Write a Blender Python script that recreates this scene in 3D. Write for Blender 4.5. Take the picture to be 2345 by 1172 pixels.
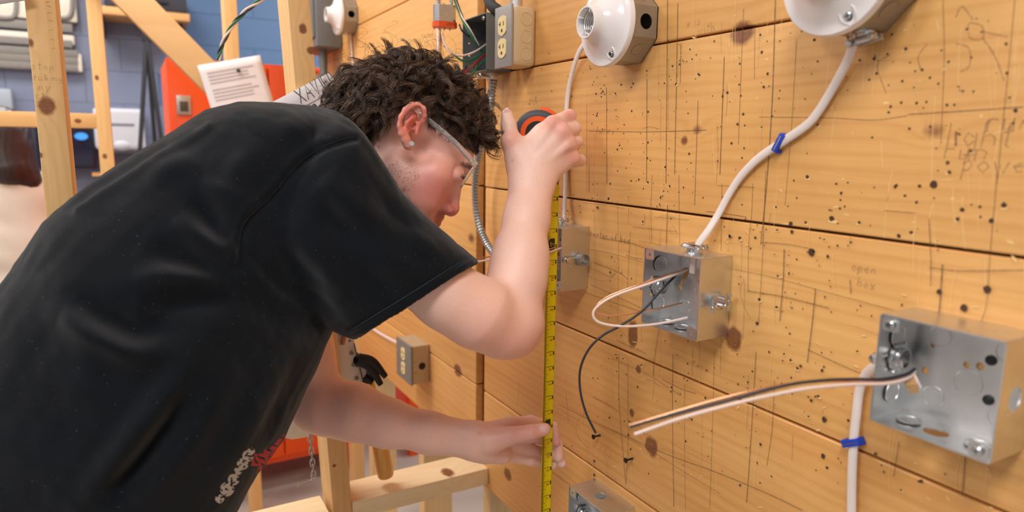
import bpy, bmesh, math, random
import numpy as np
from mathutils import Vector, Matrix
from mathutils.geometry import tessellate_polygon
from mathutils.bvhtree import BVHTree

SC = bpy.context.scene
COL = SC.collection
for _o in list(bpy.data.objects):
    bpy.data.objects.remove(_o)
RNG = random.Random(7)

# ---------------------------------------------------------------- camera
YAW, PITCH, ROLL, FPX = math.radians(29.6521), math.radians(9.3923), math.radians(-0.7597), 1533.498
EYE = 1.3751                       # camera height above the floor
WALL = 0.6517                      # face of the plank wall (x)
_fw = np.array([math.sin(YAW)*math.cos(PITCH), math.cos(YAW)*math.cos(PITCH), -math.sin(PITCH)])
_r0 = np.array([math.cos(YAW), -math.sin(YAW), 0.0]); _d0 = np.cross(_fw, _r0)
_rt = math.cos(ROLL)*_r0 + math.sin(ROLL)*_d0
_dn = -math.sin(ROLL)*_r0 + math.cos(ROLL)*_d0
cam_d = bpy.data.cameras.new('camera'); cam = bpy.data.objects.new('camera', cam_d); COL.objects.link(cam)
M = Matrix(((_rt[0], -_dn[0], -_fw[0], 0), (_rt[1], -_dn[1], -_fw[1], 0), (_rt[2], -_dn[2], -_fw[2], EYE), (0, 0, 0, 1)))
cam.matrix_world = M
cam_d.sensor_width = 36.0; cam_d.lens = FPX/2345*36
cam_d.clip_start = 0.02; cam_d.clip_end = 60
cam_d.dof.use_dof = True; cam_d.dof.focus_distance = 1.0; cam_d.dof.aperture_fstop = 3.6
SC.camera = cam
SC.view_settings.view_transform = 'Standard'; SC.view_settings.look = 'None'
SC.view_settings.gamma = 1.0; SC.view_settings.use_curve_mapping = False
SC.view_settings.exposure = 0.1

# ---------------------------------------------------------------- world: even light of the rest of the big shop hall
wd = bpy.data.worlds.new('world'); SC.world = wd; wd.use_nodes = True
wd.node_tree.nodes['Background'].inputs[0].default_value = (0.93, 0.96, 1.0, 1)
wd.node_tree.nodes['Background'].inputs[1].default_value = 0.46

# ceiling luminaires (lamp bodies are built further down at the same places)
LUMS = [(-0.55, -0.35), (-0.55, 1.9), (-0.55, 4.0), (-2.2, 0.6), (1.6, 1.9), (1.6, 4.0), (-2.2, 3.0)]
CEIL = 2.95
def area_light(x, y):
    l = bpy.data.lights.new('tube_light', 'AREA'); l.shape = 'RECTANGLE'; l.size = 1.25; l.size_y = 0.55
    l.energy = 28; l.color = (1.0, 0.97, 0.93)
    o = bpy.data.objects.new('tube_light', l); COL.objects.link(o); o.location = (x, y, CEIL-0.10)
    return o
for x, y in LUMS:
    area_light(x, y)

def ray(px, py):
    return _fw + (px-1172.5)/FPX*_rt + (py-586)/FPX*_dn
def onx(px, py, X=WALL):
    r = ray(px, py); p = r*X/r[0]; p[2] += EYE; return p
def ony(px, py, Y):
    r = ray(px, py); p = r*Y/r[1]; p[2] += EYE; return p
def onz(px, py, Z):
    r = ray(px, py); p = r*(Z-EYE)/r[2]; p[2] += EYE; return p
def D(px, py, d):
    p = ray(px, py)*d; p[2] += EYE; return p
def pj(P):
    P = np.asarray(P, float).copy(); P[..., 2] -= EYE
    z = P@_fw
    return 1172.5+FPX*(P@_rt)/z, 586+FPX*(P@_dn)/z, z

# ---------------------------------------------------------------- materials
MATS = {}
class NT:
    def __init__(s, name):
        m = bpy.data.materials.new(name); m.use_nodes = True; s.m = m; s.t = m.node_tree
        s.b = s.t.nodes['Principled BSDF']; s.out = s.t.nodes['Material Output']
    def n(s, typ, **kw):
        nd = s.t.nodes.new('ShaderNode'+typ)
        for k, v in kw.items():
            if k.startswith('i'):
                idx = k[1:]
                idx = int(idx) if idx.isdigit() else idx
                s.put(nd.inputs[idx], v)
            else:
                setattr(nd, k, v)
        return nd
    def put(s, sock, v):
        if hasattr(v, 'outputs'): v = v.outputs[0]
        if isinstance(v, bpy.types.NodeSocket): s.t.links.new(v, sock)
        else:
            if sock.type == 'RGBA' and len(v) == 3: v = (*v, 1)
            sock.default_value = v
    def set(s, **kw):
        for k, v in kw.items(): s.put(s.b.inputs[k.replace('_', ' ')], v)
    def math(s, op, a, b=0.0, c=0.0, clamp=False):
        return s.n('Math', operation=op, use_clamp=clamp, i0=a, i1=b, i2=c).outputs[0]
    def mix(s, f, a, b, mode='MIX'):
        nd = s.n('Mix', data_type='RGBA', blend_type=mode)
        s.put(nd.inputs[0], f); s.put(nd.inputs[6], a); s.put(nd.inputs[7], b)
        return nd.outputs[2]
    def noise(s, vec, scale, detail=3, rough=.5, dist=0.0):
        nd = s.n('TexNoise'); s.put(nd.inputs['Vector'], vec); nd.inputs['Scale'].default_value = scale
        nd.inputs['Detail'].default_value = detail; nd.inputs['Roughness'].default_value = rough
        nd.inputs['Distortion'].default_value = dist
        return nd.outputs[0]
    def ramp(s, f, stops):
        nd = s.n('ValToRGB', i0=f); e = nd.color_ramp.elements
        while len(e) < len(stops): e.new(.5)
        for el, (p, c) in zip(e, stops):
            el.position = p; el.color = (*c, 1) if len(c) == 3 else c
        return nd.outputs[0]
    def mapping(s, vec, scale=(1, 1, 1), loc=(0, 0, 0), rot=(0, 0, 0)):
        nd = s.n('Mapping'); s.put(nd.inputs[0], vec)
        nd.inputs['Scale'].default_value = scale; nd.inputs['Location'].default_value = loc; nd.inputs['Rotation'].default_value = rot
        return nd.outputs[0]
    def bump(s, h, strength=.3, dist=.001):
        nd = s.n('Bump'); nd.inputs['Strength'].default_value = strength; nd.inputs['Distance'].default_value = dist
        s.put(nd.inputs['Height'], h); s.put(s.b.inputs['Normal'], nd.outputs[0])
    def coord(s, k='Object'):
        return s.n('TexCoord').outputs[k]
    def pos(s):
        return s.n('NewGeometry').outputs['Position']

def simple(name, col, rough=.5, metal=0.0, var=.0, scale=30, bump=0.0, **kw):
    if name in MATS: return MATS[name]
    t = NT(name); t.set(Base_Color=col, Roughness=rough, Metallic=metal)
    if var:
        nz = t.noise(t.coord(), scale, 4, .6)
        c = t.mix(nz, tuple(x*(1-var) for x in col), tuple(min(1, x*(1+var)) for x in col)); t.set(Base_Color=c)
        if bump: t.bump(nz, bump, .0008)
    for k, v in kw.items(): t.set(**{k: v})
    MATS[name] = t.m; return t.m

def wood(name, lo, hi, along='y', freq=70, fine=1.0, rough=.55, knots=(), dirt=.0, world=False, coat=0.0):
    """softwood: growth-ring lines running along one axis, soft knots (centre, size) in world space"""
    if name in MATS: return MATS[name]
    t = NT(name)
    rnd = t.n('ObjectInfo').outputs['Random']
    c = t.coord('Object')
    off = t.n('CombineXYZ', i0=t.math('MULTIPLY', rnd, 7.0), i1=t.math('MULTIPLY', rnd, 13.0), i2=t.math('MULTIPLY', rnd, 5.0)).outputs[0]
    v = t.n('VectorMath', operation='ADD'); t.put(v.inputs[0], c); t.put(v.inputs[1], off)
    sep = t.n('SeparateXYZ', i0=v.outputs[0])
    X, Y, Z = sep.outputs
    A, B, Cc = {'x': (X, Y, Z), 'y': (Y, Z, X), 'z': (Z, X, Y)}[along]
    p = t.n('CombineXYZ', i0=A, i1=B, i2=Cc).outputs[0]
    warp = t.noise(t.mapping(p, (1.1, 5, 5)), 1.0, 2, .5)
    warp2 = t.noise(t.mapping(p, (5, 30, 30)), 1.0, 2, .5)
    ph = t.math('ADD', t.math('MULTIPLY', B, freq*6.28), t.math("MULTIPLY", warp, 11.0))
    ph = t.math('ADD', ph, t.math('MULTIPLY', Cc, freq*3.0))
    ph = t.math('ADD', ph, t.math('MULTIPLY', warp2, 2.4))
    kn = None
    if knots:
        kz = t.n('TexNoise'); t.put(kz.inputs['Vector'], t.pos()); kz.inputs['Scale'].default_value = 120; kz.inputs['Detail'].default_value = 3
        kv = t.n('VectorMath', operation='SUBTRACT'); t.put(kv.inputs[0], kz.outputs['Color']); kv.inputs[1].default_value = (.5, .5, .5); kvec = kv.outputs[0]
    for i, (kp, ks, kd) in enumerate(knots):
        d = t.n('VectorMath', operation='SUBTRACT'); t.put(d.inputs[0], t.pos()); d.inputs[1].default_value = kp
        m = t.mapping(d.outputs[0], tuple(1/max(q, 1e-3) for q in ks))
        va = t.n('VectorMath', operation='ADD'); t.put(va.inputs[0], m); wv = t.n('VectorMath', operation='SCALE'); t.put(wv.inputs[0], kvec); wv.inputs['Scale'].default_value = .55; t.put(va.inputs[1], wv.outputs[0]); m = va.outputs[0]
        ln = t.n('VectorMath', operation='LENGTH'); t.put(ln.inputs[0], m)
        L = ln.outputs['Value']
        ph = t.math('ADD', ph, t.math('MULTIPLY', t.math('EXPONENT', t.math('MULTIPLY', L, -.55)), 14.0))
        k = t.math('MULTIPLY', t.math('SUBTRACT', 1.35, L, clamp=True), kd*2.6, clamp=True)
        kn = k if kn is None else t.math('MAXIMUM', kn, k)
    ring = t.math('MULTIPLY', t.math('ADD', t.math('SINE', ph), 1.0), .5)
    ring = t.math('POWER', ring, 2.2)
    fn = t.noise(t.mapping(p, (9, 420*fine, 420*fine)), 1.0, 3, .6)
    big = t.noise(t.mapping(p, (1.5, 8, 8)), 1.0, 3, .55)
    ln_ = t.noise(t.mapping(p, (1.4, 120*fine+40, 120*fine+40)), 1.0, 2, .5, .3)
    f = t.math('ADD', t.math('MULTIPLY', ring, .10), t.math('ADD', t.math('MULTIPLY', fn, .22), t.math('MULTIPLY', ln_, .22)))
    f = t.math('ADD', f, t.math('MULTIPLY', big, .5))
    f = t.math('ADD', f, t.math('MULTIPLY', t.math('SUBTRACT', rnd, .5), .16))
    colr = t.ramp(f, [(.22, hi), (.55, tuple((a+b)/2 for a, b in zip(lo, hi))), (.92, lo)])
    if dirt:
        dn = t.noise(t.pos(), 9, 5, .65)
        colr = t.mix(t.math('MULTIPLY', t.math('SUBTRACT', dn, .5, clamp=True), dirt*4, clamp=True), colr, tuple(q*.55 for q in lo))
    if kn is not None:
        dk = t.noise(t.pos(), 160, 3, .6)
        kc = t.mix(dk, (.13, .042, .014), (.34, .13, .045))
        colr = t.mix(kn, colr, kc)
    t.set(Base_Color=colr, Roughness=rough)
    if coat: t.set(Coat_Weight=coat, Coat_Roughness=.35)
    t.bump(t.math('ADD', t.math('MULTIPLY', fn, .6), t.math('MULTIPLY', ring, .4)), .18, .0006)
    MATS[name] = t.m; return t.m

def vcol(name, attr='Col', rough=.5, sss=0.0, noise=0.0, nscale=300, bump=0.0, bscale=600, coat=0.0):
    if name in MATS: return MATS[name]
    t = NT(name); a = t.n('Attribute', attribute_name=attr).outputs['Color']
    if noise:
        nz = t.noise(t.coord(), nscale, 4, .6)
        a = t.mix(nz, t.mix(1.0, a, (1-noise,)*3, 'MULTIPLY'), t.mix(1.0, a, (1+noise,)*3, 'MULTIPLY'))
    t.set(Base_Color=a, Roughness=rough)
    if sss: t.set(Subsurface_Weight=sss, Subsurface_Radius=(.012, .0045, .0025), Subsurface_Scale=.35)
    if bump: t.bump(t.noise(t.coord(), bscale, 3, .6), bump, .0006)
    if coat: t.set(Coat_Weight=coat)
    MATS[name] = t.m; return t.m

# ---------------------------------------------------------------- mesh builder
def catmull(P, n=8):
    P = [np.asarray(p, float) for p in P]
    if len(P) < 3:
        return [P[0]+(P[-1]-P[0])*i/n for i in range(n+1)]
    Q = [2*P[0]-P[1]] + P + [2*P[-1]-P[-2]]
    out = []
    for i in range(1, len(Q)-2):
        for k in range(n):
            t = k/n; a, b, c, d = Q[i-1], Q[i], Q[i+1], Q[i+2]
            out.append(.5*((2*b)+(-a+c)*t+(2*a-5*b+4*c-d)*t*t+(-a+3*b-3*c+d)*t**3))
    out.append(P[-1]); return out
def unit(v):
    v = np.asarray(v, float); n = np.linalg.norm(v); return v/n if n > 1e-12 else v

class MB:
    def __init__(s): s.v = []; s.f = []; s.mi = []; s.mats = []
    def m(s, mat):
        if mat is None: return 0
        if mat not in s.mats: s.mats.append(mat)
        return s.mats.index(mat)
    def add(s, V, F, mat=None):
        o = len(s.v); s.v.extend([tuple(map(float, p)) for p in V]); k = s.m(mat)
        for f in F: s.f.append(tuple(i+o for i in f)); s.mi.append(k)
        return s
    def box(s, c, size, R=None, bev=0.0, seg=2, mat=None):
        bm = bmesh.new(); bmesh.ops.create_cube(bm, size=1.0)
        for v in bm.verts: v.co = Vector((v.co.x*size[0], v.co.y*size[1], v.co.z*size[2]))
        if bev: bmesh.ops.bevel(bm, geom=bm.edges[:], offset=bev, segments=seg, affect='EDGES', profile=.6)
        V = [np.array(v.co) for v in bm.verts]
        if R is not None: V = [np.asarray(R)@p for p in V]
        bm.verts.index_update()
        s.add([p+np.asarray(c, float) for p in V], [[v.index for v in f.verts] for f in bm.faces], mat); bm.free(); return s
    def box2(s, lo, hi, bev=0.0, mat=None, seg=2):
        lo = np.asarray(lo, float); hi = np.asarray(hi, float)
        return s.box((lo+hi)/2, hi-lo, bev=bev, mat=mat, seg=seg)
    def tube(s, P, r, n=10, mat=None, cap=True, flat=None, nrm=None):
        """swept tube; flat=(w,t) for an oval section whose thin side follows nrm"""
        P = [np.asarray(p, float) for p in P]; N = len(P); rr = r if hasattr(r, '__len__') else [r]*N
        up = None; V = []
        for i in range(N):
            T = unit(P[min(i+1, N-1)]-P[max(i-1, 0)])
            if nrm is not None:
                a = unit(np.asarray(nrm, float)-T*np.dot(nrm, T)); b = np.cross(T, a)
            else:
                if up is None:
                    up = np.array([0, 0, 1.]) if abs(T[2]) < .9 else np.array([1., 0, 0])
                a = unit(up-T*np.dot(up, T)); up = a; b = np.cross(T, a)
            ra, rb = (rr[i], rr[i]) if flat is None else (flat[1]*rr[i], flat[0]*rr[i])
            for k in range(n):
                t = 2*math.pi*k/n; V.append(P[i]+a*math.cos(t)*ra+b*math.sin(t)*rb)
        F = [(i*n+k, i*n+(k+1) % n, (i+1)*n+(k+1) % n, (i+1)*n+k) for i in range(N-1) for k in range(n)]
        if cap: F += [tuple(range(n-1, -1, -1)), tuple((N-1)*n+k for k in range(n))]
        return s.add(V, F, mat)
    def cyl(s, a, b, r, n=16, mat=None, r2=None):
        return s.tube([a, b], [r, r if r2 is None else r2], n, mat)
    def lathe(s, o, ax, prof, n=32, mat=None, e1=None, closed=False):
        ax = unit(ax); e1 = unit(np.cross(ax, [0, 0, 1] if abs(ax[2]) < .9 else [1, 0, 0])) if e1 is None else unit(e1); e2 = np.cross(ax, e1)
        o = np.asarray(o, float); V = []
        for r, h in prof:
            for k in range(n):
                t = 2*math.pi*k/n; V.append(o+ax*h+(e1*math.cos(t)+e2*math.sin(t))*r)
        N = len(prof)
        F = [(i*n+k, i*n+(k+1) % n, (i+1)*n+(k+1) % n, (i+1)*n+k) for i in range(N-1) for k in range(n)]
        if closed: F += [((N-1)*n+k, (N-1)*n+(k+1) % n, (k+1) % n, k) for k in range(n)]
        else: F += [tuple(range(n-1, -1, -1)), tuple((N-1)*n+k for k in range(n))]
        return s.add(V, F, mat)
    def sphere(s, c, r, n=12, m=8, mat=None, sc=(1, 1, 1), R=None):
        V = []; F = []
        for i in range(m+1):
            ph = math.pi*i/m
            for k in range(n):
                t = 2*math.pi*k/n; p = np.array([math.sin(ph)*math.cos(t)*sc[0], math.sin(ph)*math.sin(t)*sc[1], math.cos(ph)*sc[2]])*r
                V.append((np.asarray(R)@p if R is not None else p)+np.asarray(c, float))
        for i in range(m):
            for k in range(n): F.append((i*n+k, (i+1)*n+k, (i+1)*n+(k+1) % n, i*n+(k+1) % n))
        return s.add(V, F, mat)
    def torus(s, c, ax, R, r, n=24, m=8, mat=None, a0=0.0, a1=2*math.pi, e1=None):
        ax = unit(ax); e1 = unit(np.cross(ax, [0, 0, 1] if abs(ax[2]) < .9 else [1, 0, 0])) if e1 is None else unit(e1); e2 = np.cross(ax, e1)
        full = abs(a1-a0-2*math.pi) < 1e-6
        P = [np.asarray(c, float)+(e1*math.cos(a0+(a1-a0)*i/n)+e2*math.sin(a0+(a1-a0)*i/n))*R for i in range(n+1)]
        return s.tube(P, r, m, mat, cap=not full)
    def plate(s, o, u, v, outer, holes=(), t=.0016, mat=None):
        """flat sheet with real holes; front face at o, thickness goes along -(u x v)"""
        o = np.asarray(o, float); u = np.asarray(u, float); v = np.asarray(v, float); nn = np.cross(u, v)
        loops = [list(outer)]+[list(h) for h in holes]
        tri = tessellate_polygon([[Vector((p[0], p[1], 0)) for p in lp] for lp in loops])
        flat = [p for lp in loops for p in lp]; n = len(flat)
        V = [o+u*p[0]+v*p[1] for p in flat]+[o+u*p[0]+v*p[1]-nn*t for p in flat]
        F = []
        for a, b, c in tri:
            A = (flat[b][0]-flat[a][0])*(flat[c][1]-flat[a][1])-(flat[b][1]-flat[a][1])*(flat[c][0]-flat[a][0])
            if A < 0: b, c = c, b
            F.append((a, b, c)); F.append((a+n, c+n, b+n))
        k = 0
        for lp in loops:
            m = len(lp)
            for i in range(m):
                a, b = k+i, k+(i+1) % m; F.append((a, a+n, b+n, b))
            k += m
        return s.add(V, F, mat)
    def build(s, name, mat=None, parent=None, smooth=None, origin=None, loc_parent=True):
        me = bpy.data.meshes.new(name); V = np.array(s.v) if s.v else np.zeros((0, 3))
        o = np.zeros(3) if origin is None else np.asarray(origin, float)
        me.from_pydata([tuple(p) for p in V-o], [], s.f)
        if mat is not None and not s.mats: me.materials.append(mat)
        elif s.mats:
            for q in s.mats: me.materials.append(q)
            me.polygons.foreach_set('material_index', s.mi)
        me.update()
        ob = bpy.data.objects.new(name, me); COL.objects.link(ob); ob.location = o
        if smooth is not None: shade(me, smooth)
        if parent is not None: par(ob, parent)
        return ob

def shade(me, ang):
    me.polygons.foreach_set('use_smooth', [True]*len(me.polygons))
    if ang < 179: me.set_sharp_from_angle(angle=math.radians(ang))
def par(o, p):
    o.parent = p
    base = Vector(p.location); q = p.parent
    while q is not None: base += Vector(q.location); q = q.parent
    o.location = Vector(o.location)-base
def tag(o, label=None, cat=None, group=None, kind=None):
    if label: o['label'] = label
    if cat: o['category'] = cat
    if group: o['group'] = group
    if kind: o['kind'] = kind
    return o
def empty(name, loc, label=None, cat=None, group=None, kind=None):
    o = bpy.data.objects.new(name, None); COL.objects.link(o); o.location = loc; o.empty_display_size = .05
    return tag(o, label, cat, group, kind)
def circle(c, r, n=20, sx=1.0):
    return [(c[0]+r*sx*math.cos(2*math.pi*k/n), c[1]+r*math.sin(2*math.pi*k/n)) for k in range(n)]
def rrect(w, h, r, n=4):
    P = []
    for cx, cy, a in ((w/2-r, h/2-r, 0), (-w/2+r, h/2-r, 90), (-w/2+r, -h/2+r, 180), (w/2-r, -h/2+r, 270)):
        for k in range(n+1):
            t = math.radians(a+90*k/n); P.append((cx+r*math.cos(t), cy+r*math.sin(t)))
    return P

# pen strokes: a small hand-lettered alphabet on a 1 x 1 box (x right, y up)
GL = {'X': [[(0, 1), (.8, 0)], [(.8, 1), (0, 0)]], 'A': [[(0, 0), (.4, 1), (.8, 0)], [(.15, .4), (.65, .4)]], 'V': [[(0, 1), (.4, 0), (.8, 1)]],
 'I': [[(.2, 1), (.2, 0)]], 'E': [[(.6, 1), (0, 1), (0, 0), (.6, 0)], [(0, .5), (.5, .5)]], 'R': [[(0, 0), (0, 1), (.5, .95), (.55, .6), (0, .5), (.6, 0)]],
 'a': [[(.5, .45), (.2, .5), (0, .25), (.2, 0), (.5, .15)], [(.5, .5), (.5, 0)]], 'b': [[(0, 1), (0, 0), (.4, .05), (.45, .35), (.2, .5), (0, .35)]],
 'c': [[(.5, .42), (.2, .5), (0, .25), (.2, 0), (.5, .1)]], 'e': [[(0, .25), (.5, .3), (.3, .5), (0, .3), (.15, 0), (.5, .1)]],
 'f': [[(.5, .95), (.25, 1), (.2, .6), (.2, 0)], [(0, .5), (.45, .5)]], 'g': [[(.5, .4), (.2, .5), (0, .25), (.2, .05), (.5, .2)], [(.5, .5), (.5, -.3), (.1, -.35)]],
 'h': [[(0, 1), (0, 0)], [(0, .35), (.3, .5), (.45, .3), (.45, 0)]], 'i': [[(.1, .5), (.1, 0)], [(.1, .72), (.12, .75)]], 'k': [[(0, 1), (0, 0)], [(.4, .5), (0, .22), (.45, 0)]],
 'l': [[(.1, 1), (.1, 0)]], 'm': [[(0, .5), (0, 0)], [(0, .4), (.2, .5), (.3, 0)], [(.3, .4), (.5, .5), (.6, 0)]], 'n': [[(0, .5), (0, 0)], [(0, .38), (.3, .5), (.45, .3), (.45, 0)]],
 'o': [[(.25, .5), (0, .25), (.25, 0), (.5, .25), (.25, .5)]], 'p': [[(0, .5), (0, -.4)], [(0, .4), (.3, .5), (.45, .25), (.25, 0), (0, .1)]], 'r': [[(0, .5), (0, 0)], [(0, .35), (.2, .5), (.4, .45)]],
 's': [[(.45, .45), (.15, .5), (.1, .32), (.4, .2), (.3, 0), (0, .05)]], 't': [[(.2, .9), (.2, .05), (.4, 0)], [(0, .6), (.45, .6)]], 'u': [[(0, .5), (.05, .05), (.35, .05), (.45, .5)], [(.45, .5), (.45, 0)]],
 'w': [[(0, .5), (.15, 0), (.3, .4), (.45, 0), (.6, .5)]], 'x': [[(0, .5), (.45, 0)], [(.45, .5), (0, 0)]], 'y': [[(0, .5), (.22, .05)], [(.45, .5), (.05, -.4)]]}
def word(txt, h, jit=.06, seed=0, slant=.1):
    """strokes of a hand-written word in metres: list of polylines [(x, y)...]"""
    r = random.Random(seed); x = 0; out = []
    for ch in txt:
        if ch == ' ': x += h*.5; continue
        g = GL[ch]; wd_ = max(p[0] for st in g for p in st)
        for st in g:
            out.append([(x+(p[0]+slant*p[1]+r.uniform(-jit, jit))*h*.9, (p[1]+r.uniform(-jit, jit))*h) for p in st])
        x += (wd_+.22)*h
    return out
def strip(mb, P, w, nrm, mat=None):
    """thin flat ink line laid on a surface with normal nrm"""
    P = [np.asarray(p, float) for p in P]; V = []
    for i in range(len(P)):
        T = unit(P[min(i+1, len(P)-1)]-P[max(i-1, 0)]); b = unit(np.cross(T, nrm))*w/2
        V += [P[i]-b, P[i]+b]
    mb.add(V, [(2*i, 2*i+1, 2*i+3, 2*i+2) for i in range(len(P)-1)], mat)
# ================================================================ the setting
def lin(r, g, b):
    f = lambda c: (c/255/12.92) if c/255 <= .04045 else ((c/255+.055)/1.055)**2.4
    return (f(r), f(g), f(b))
concrete = simple('concrete_floor', lin(172, 164, 154), .8, var=.25, scale=3, bump=.2)
plaster = simple('ceiling_paint', lin(205, 205, 205), .9)
blue_paint = simple('grey_blue_wall_paint', lin(112, 119, 142), .55, var=.05, scale=40, bump=.3)
deep_blue_paint = simple('deep_blue_wall_paint', lin(76, 106, 144), .55, var=.05, scale=40, bump=.3)
grey_paint = simple('grey_wall_paint', lin(170, 172, 178), .6)

tag(MB().box2((-3.6, -3.0, -.08), (3.2, 5.4, 0)).build('floor', concrete), kind='structure')
tag(MB().box2((-3.6, -3.0, CEIL+.25), (3.2, 5.4, CEIL+.35)).build('ceiling', plaster), kind='structure')
tag(MB().box2((-3.7, -3.0, 0), (-3.6, 5.4, CEIL+.35)).build('wall_left', grey_paint), kind='structure')
wb = tag(MB().box2((-3.6, 5.02, 0), (3.2, 5.2, CEIL+.25)).build('wall_back', blue_paint), kind='structure')
blk = MB().box((0, 0, 0), (.3985, .03, .1985), bev=.002)
blk_me = {}
for nm, mt in (('g', blue_paint), ('b', deep_blue_paint)):
    o = blk.build('concrete_block', mt); blk_me[nm] = o.data; bpy.data.objects.remove(o)
for row in range(14):
    for k in range(-4, 7):
        x = k*.4+(.2 if row % 2 else 0); z = .1+row*.2
        o = bpy.data.objects.new('concrete_block', blk_me['b' if x > .36 and row > 6 else 'g']); COL.objects.link(o)
        o.parent = wb; o.location = (x, 5.011, z)

# --- luminaires in the ceiling
lum_m = simple('lamp_housing_white', (.8, .8, .8), .4)
t = NT('lamp_diffuser'); t.set(Base_Color=(.9, .9, .9), Emission_Color=(1, .97, .93), Emission_Strength=3.0); dif_m = t.m
LW = ['above the camera', 'above the stud partition', 'in front of the block wall', 'nearest the left wall', 'above the plank wall', 'behind the plank wall at the back', 'at the back left']
for (x, y), w in zip(LUMS, LW):
    e = empty('ceiling_light', (x, y, CEIL), 'white fluorescent troffer in the ceiling '+w, 'ceiling light', 'ceiling troffers')
    b = MB()
    for sx in (-1, 1): b.box2((x+sx*.66-.02, y-.32, CEIL-.06), (x+sx*.66+.02, y+.32, CEIL+.25))
    for sy in (-1, 1): b.box2((x-.66, y+sy*.31-.015, CEIL-.06), (x+.66, y+sy*.31+.015, CEIL+.25))
    b.build('housing', lum_m, e)
    MB().box2((x-.64, y-.29, CEIL-.02), (x+.64, y+.29, CEIL)).build('diffuser', dif_m, e)

# --- plank wall
W = WALL
JZ = [.612, .8364, 1.0604, 1.2868, 1.5165, 1.738, 1.962, 2.186, 2.41]
def kw(px, py, sy, sz, d=1.0, X=W):
    p = onx(px, py, X); return (tuple(p), (.06, sy, sz), d)
knots = [kw(1680, 775, .011, .014, .9), kw(1449, 765, .010, .019, .9), kw(1492, 1022, .012, .013, .85), kw(1447, 945, .005, .006, .9),
         kw(1700, 76, .016, .012, .8), kw(1598, 297, .008, .006, .3), kw(1462, 845, .005, .006, .8), kw(1163, 1086, .014, .011, .9),
         kw(1568, 322, .006, .006, .5), kw(2140, 300, .009, .006, .3)]
fknots = [kw(1048, 848, .018, .013, .9), kw(1012, 88, .014, .012, .35), kw(895, 108, .02, .012, .35), kw(1080, 545, .016, .01, .4)]
plank_m = wood('pine_plank', lin(198, 130, 64), lin(238, 187, 116), 'y', 70, .6, .42, knots, dirt=.10, coat=.12)
plank_far_m = wood('pine_plank_rear', lin(198, 132, 66), lin(237, 186, 116), 'y', 50, .6, .5, fknots)
back_m = wood('wall_backing', lin(120, 76, 36), lin(160, 108, 58), 'z', 40)
stud_m = wood('spruce_stud', lin(214, 170, 112), lin(240, 210, 160), 'z', 55, .7, .6)
wr = tag(MB().box2((W+.0195, 1.255, .60), (W+.058, 1.312, 2.44)).box2((W+.10, -.9, .60), (W+.112, 2.2, 2.5)).box2((W+.0180, -.9, .62), (W+.0193, 1.2550, 2.42)).box2((W+.0180, 1.312, .66), (W+.0193, 2.19, 2.42)).build('wall_right', back_m), kind='structure')
r = random.Random(3)
for i in range(len(JZ)-1):
    for (y0, y1, mt) in ((-.9, 1.2625, plank_m), (1.3035, 2.2, plank_far_m)):
        z0, z1 = JZ[i]+.0014, JZ[i+1]-.0014
        if i == 0 and y0 > 1: z0 = .655
        dx = r.uniform(-.0008, .0008)
        c = (W+.0095+dx, (y0+y1)/2, (z0+z1)/2)
        MB().box2((W+dx, y0, z0), (W+.019+dx, y1, z1), bev=.0032, seg=3).build('plank', mt, wr, origin=c, smooth=30)
for y in (1.283, .876, .47, .063, 1.69, 2.17):
    MB().box2((W+.0195, y-.019, 0), (W+.1085, y+.019, 2.44 if abs(y-1.283) > .01 else .62), bev=.002).build('wall_stud', stud_m, wr, origin=(W+.06, y, 1.2), smooth=30)
MB().box2((W+.0195, -.9, 0), (W+.1085, 2.2, .038), bev=.002).build('sole_plate', wood('spruce_rail', lin(214, 170, 112), lin(240, 212, 165), 'y', 55, .7, .6), wr, smooth=30)

# --- marks left on the planks by years of practice work
t = NT('pencil_graphite'); nz = t.noise(t.pos(), 420, 3, .7)
t.set(Base_Color=lin(88, 66, 54), Roughness=.6, Alpha=t.math('MULTIPLY_ADD', nz, 1.3, -.05, clamp=True)); pencil_m = t.m
t = NT('faint_pencil'); nz = t.noise(t.pos(), 300, 3, .7)
t.set(Base_Color=lin(120, 92, 74), Roughness=.6, Alpha=t.math('MULTIPLY_ADD', nz, 1.0, -.12, clamp=True)); faint_m = t.m
hole_m = simple('nail_hole_dark', lin(74, 50, 34), .9)
fresh_m = simple('fresh_wood_chip', lin(240, 200, 138), .6)
NX = np.array([-1., 0, 0])
def wp(px, py, off=.0011): p = onx(px, py, W); p[0] = W-off; return p
pb = MB(); rr_ = random.Random(11)
def pline(pts, w=.0011, m=None, jit=2.0):
    P = catmull([wp(x+rr_.uniform(-jit, jit)*.5, y) for x, y in pts], 6) if len(pts) > 2 else [wp(*pts[0]), wp(*pts[1])]
    strip(pb, P, w, NX, m or pencil_m)
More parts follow.
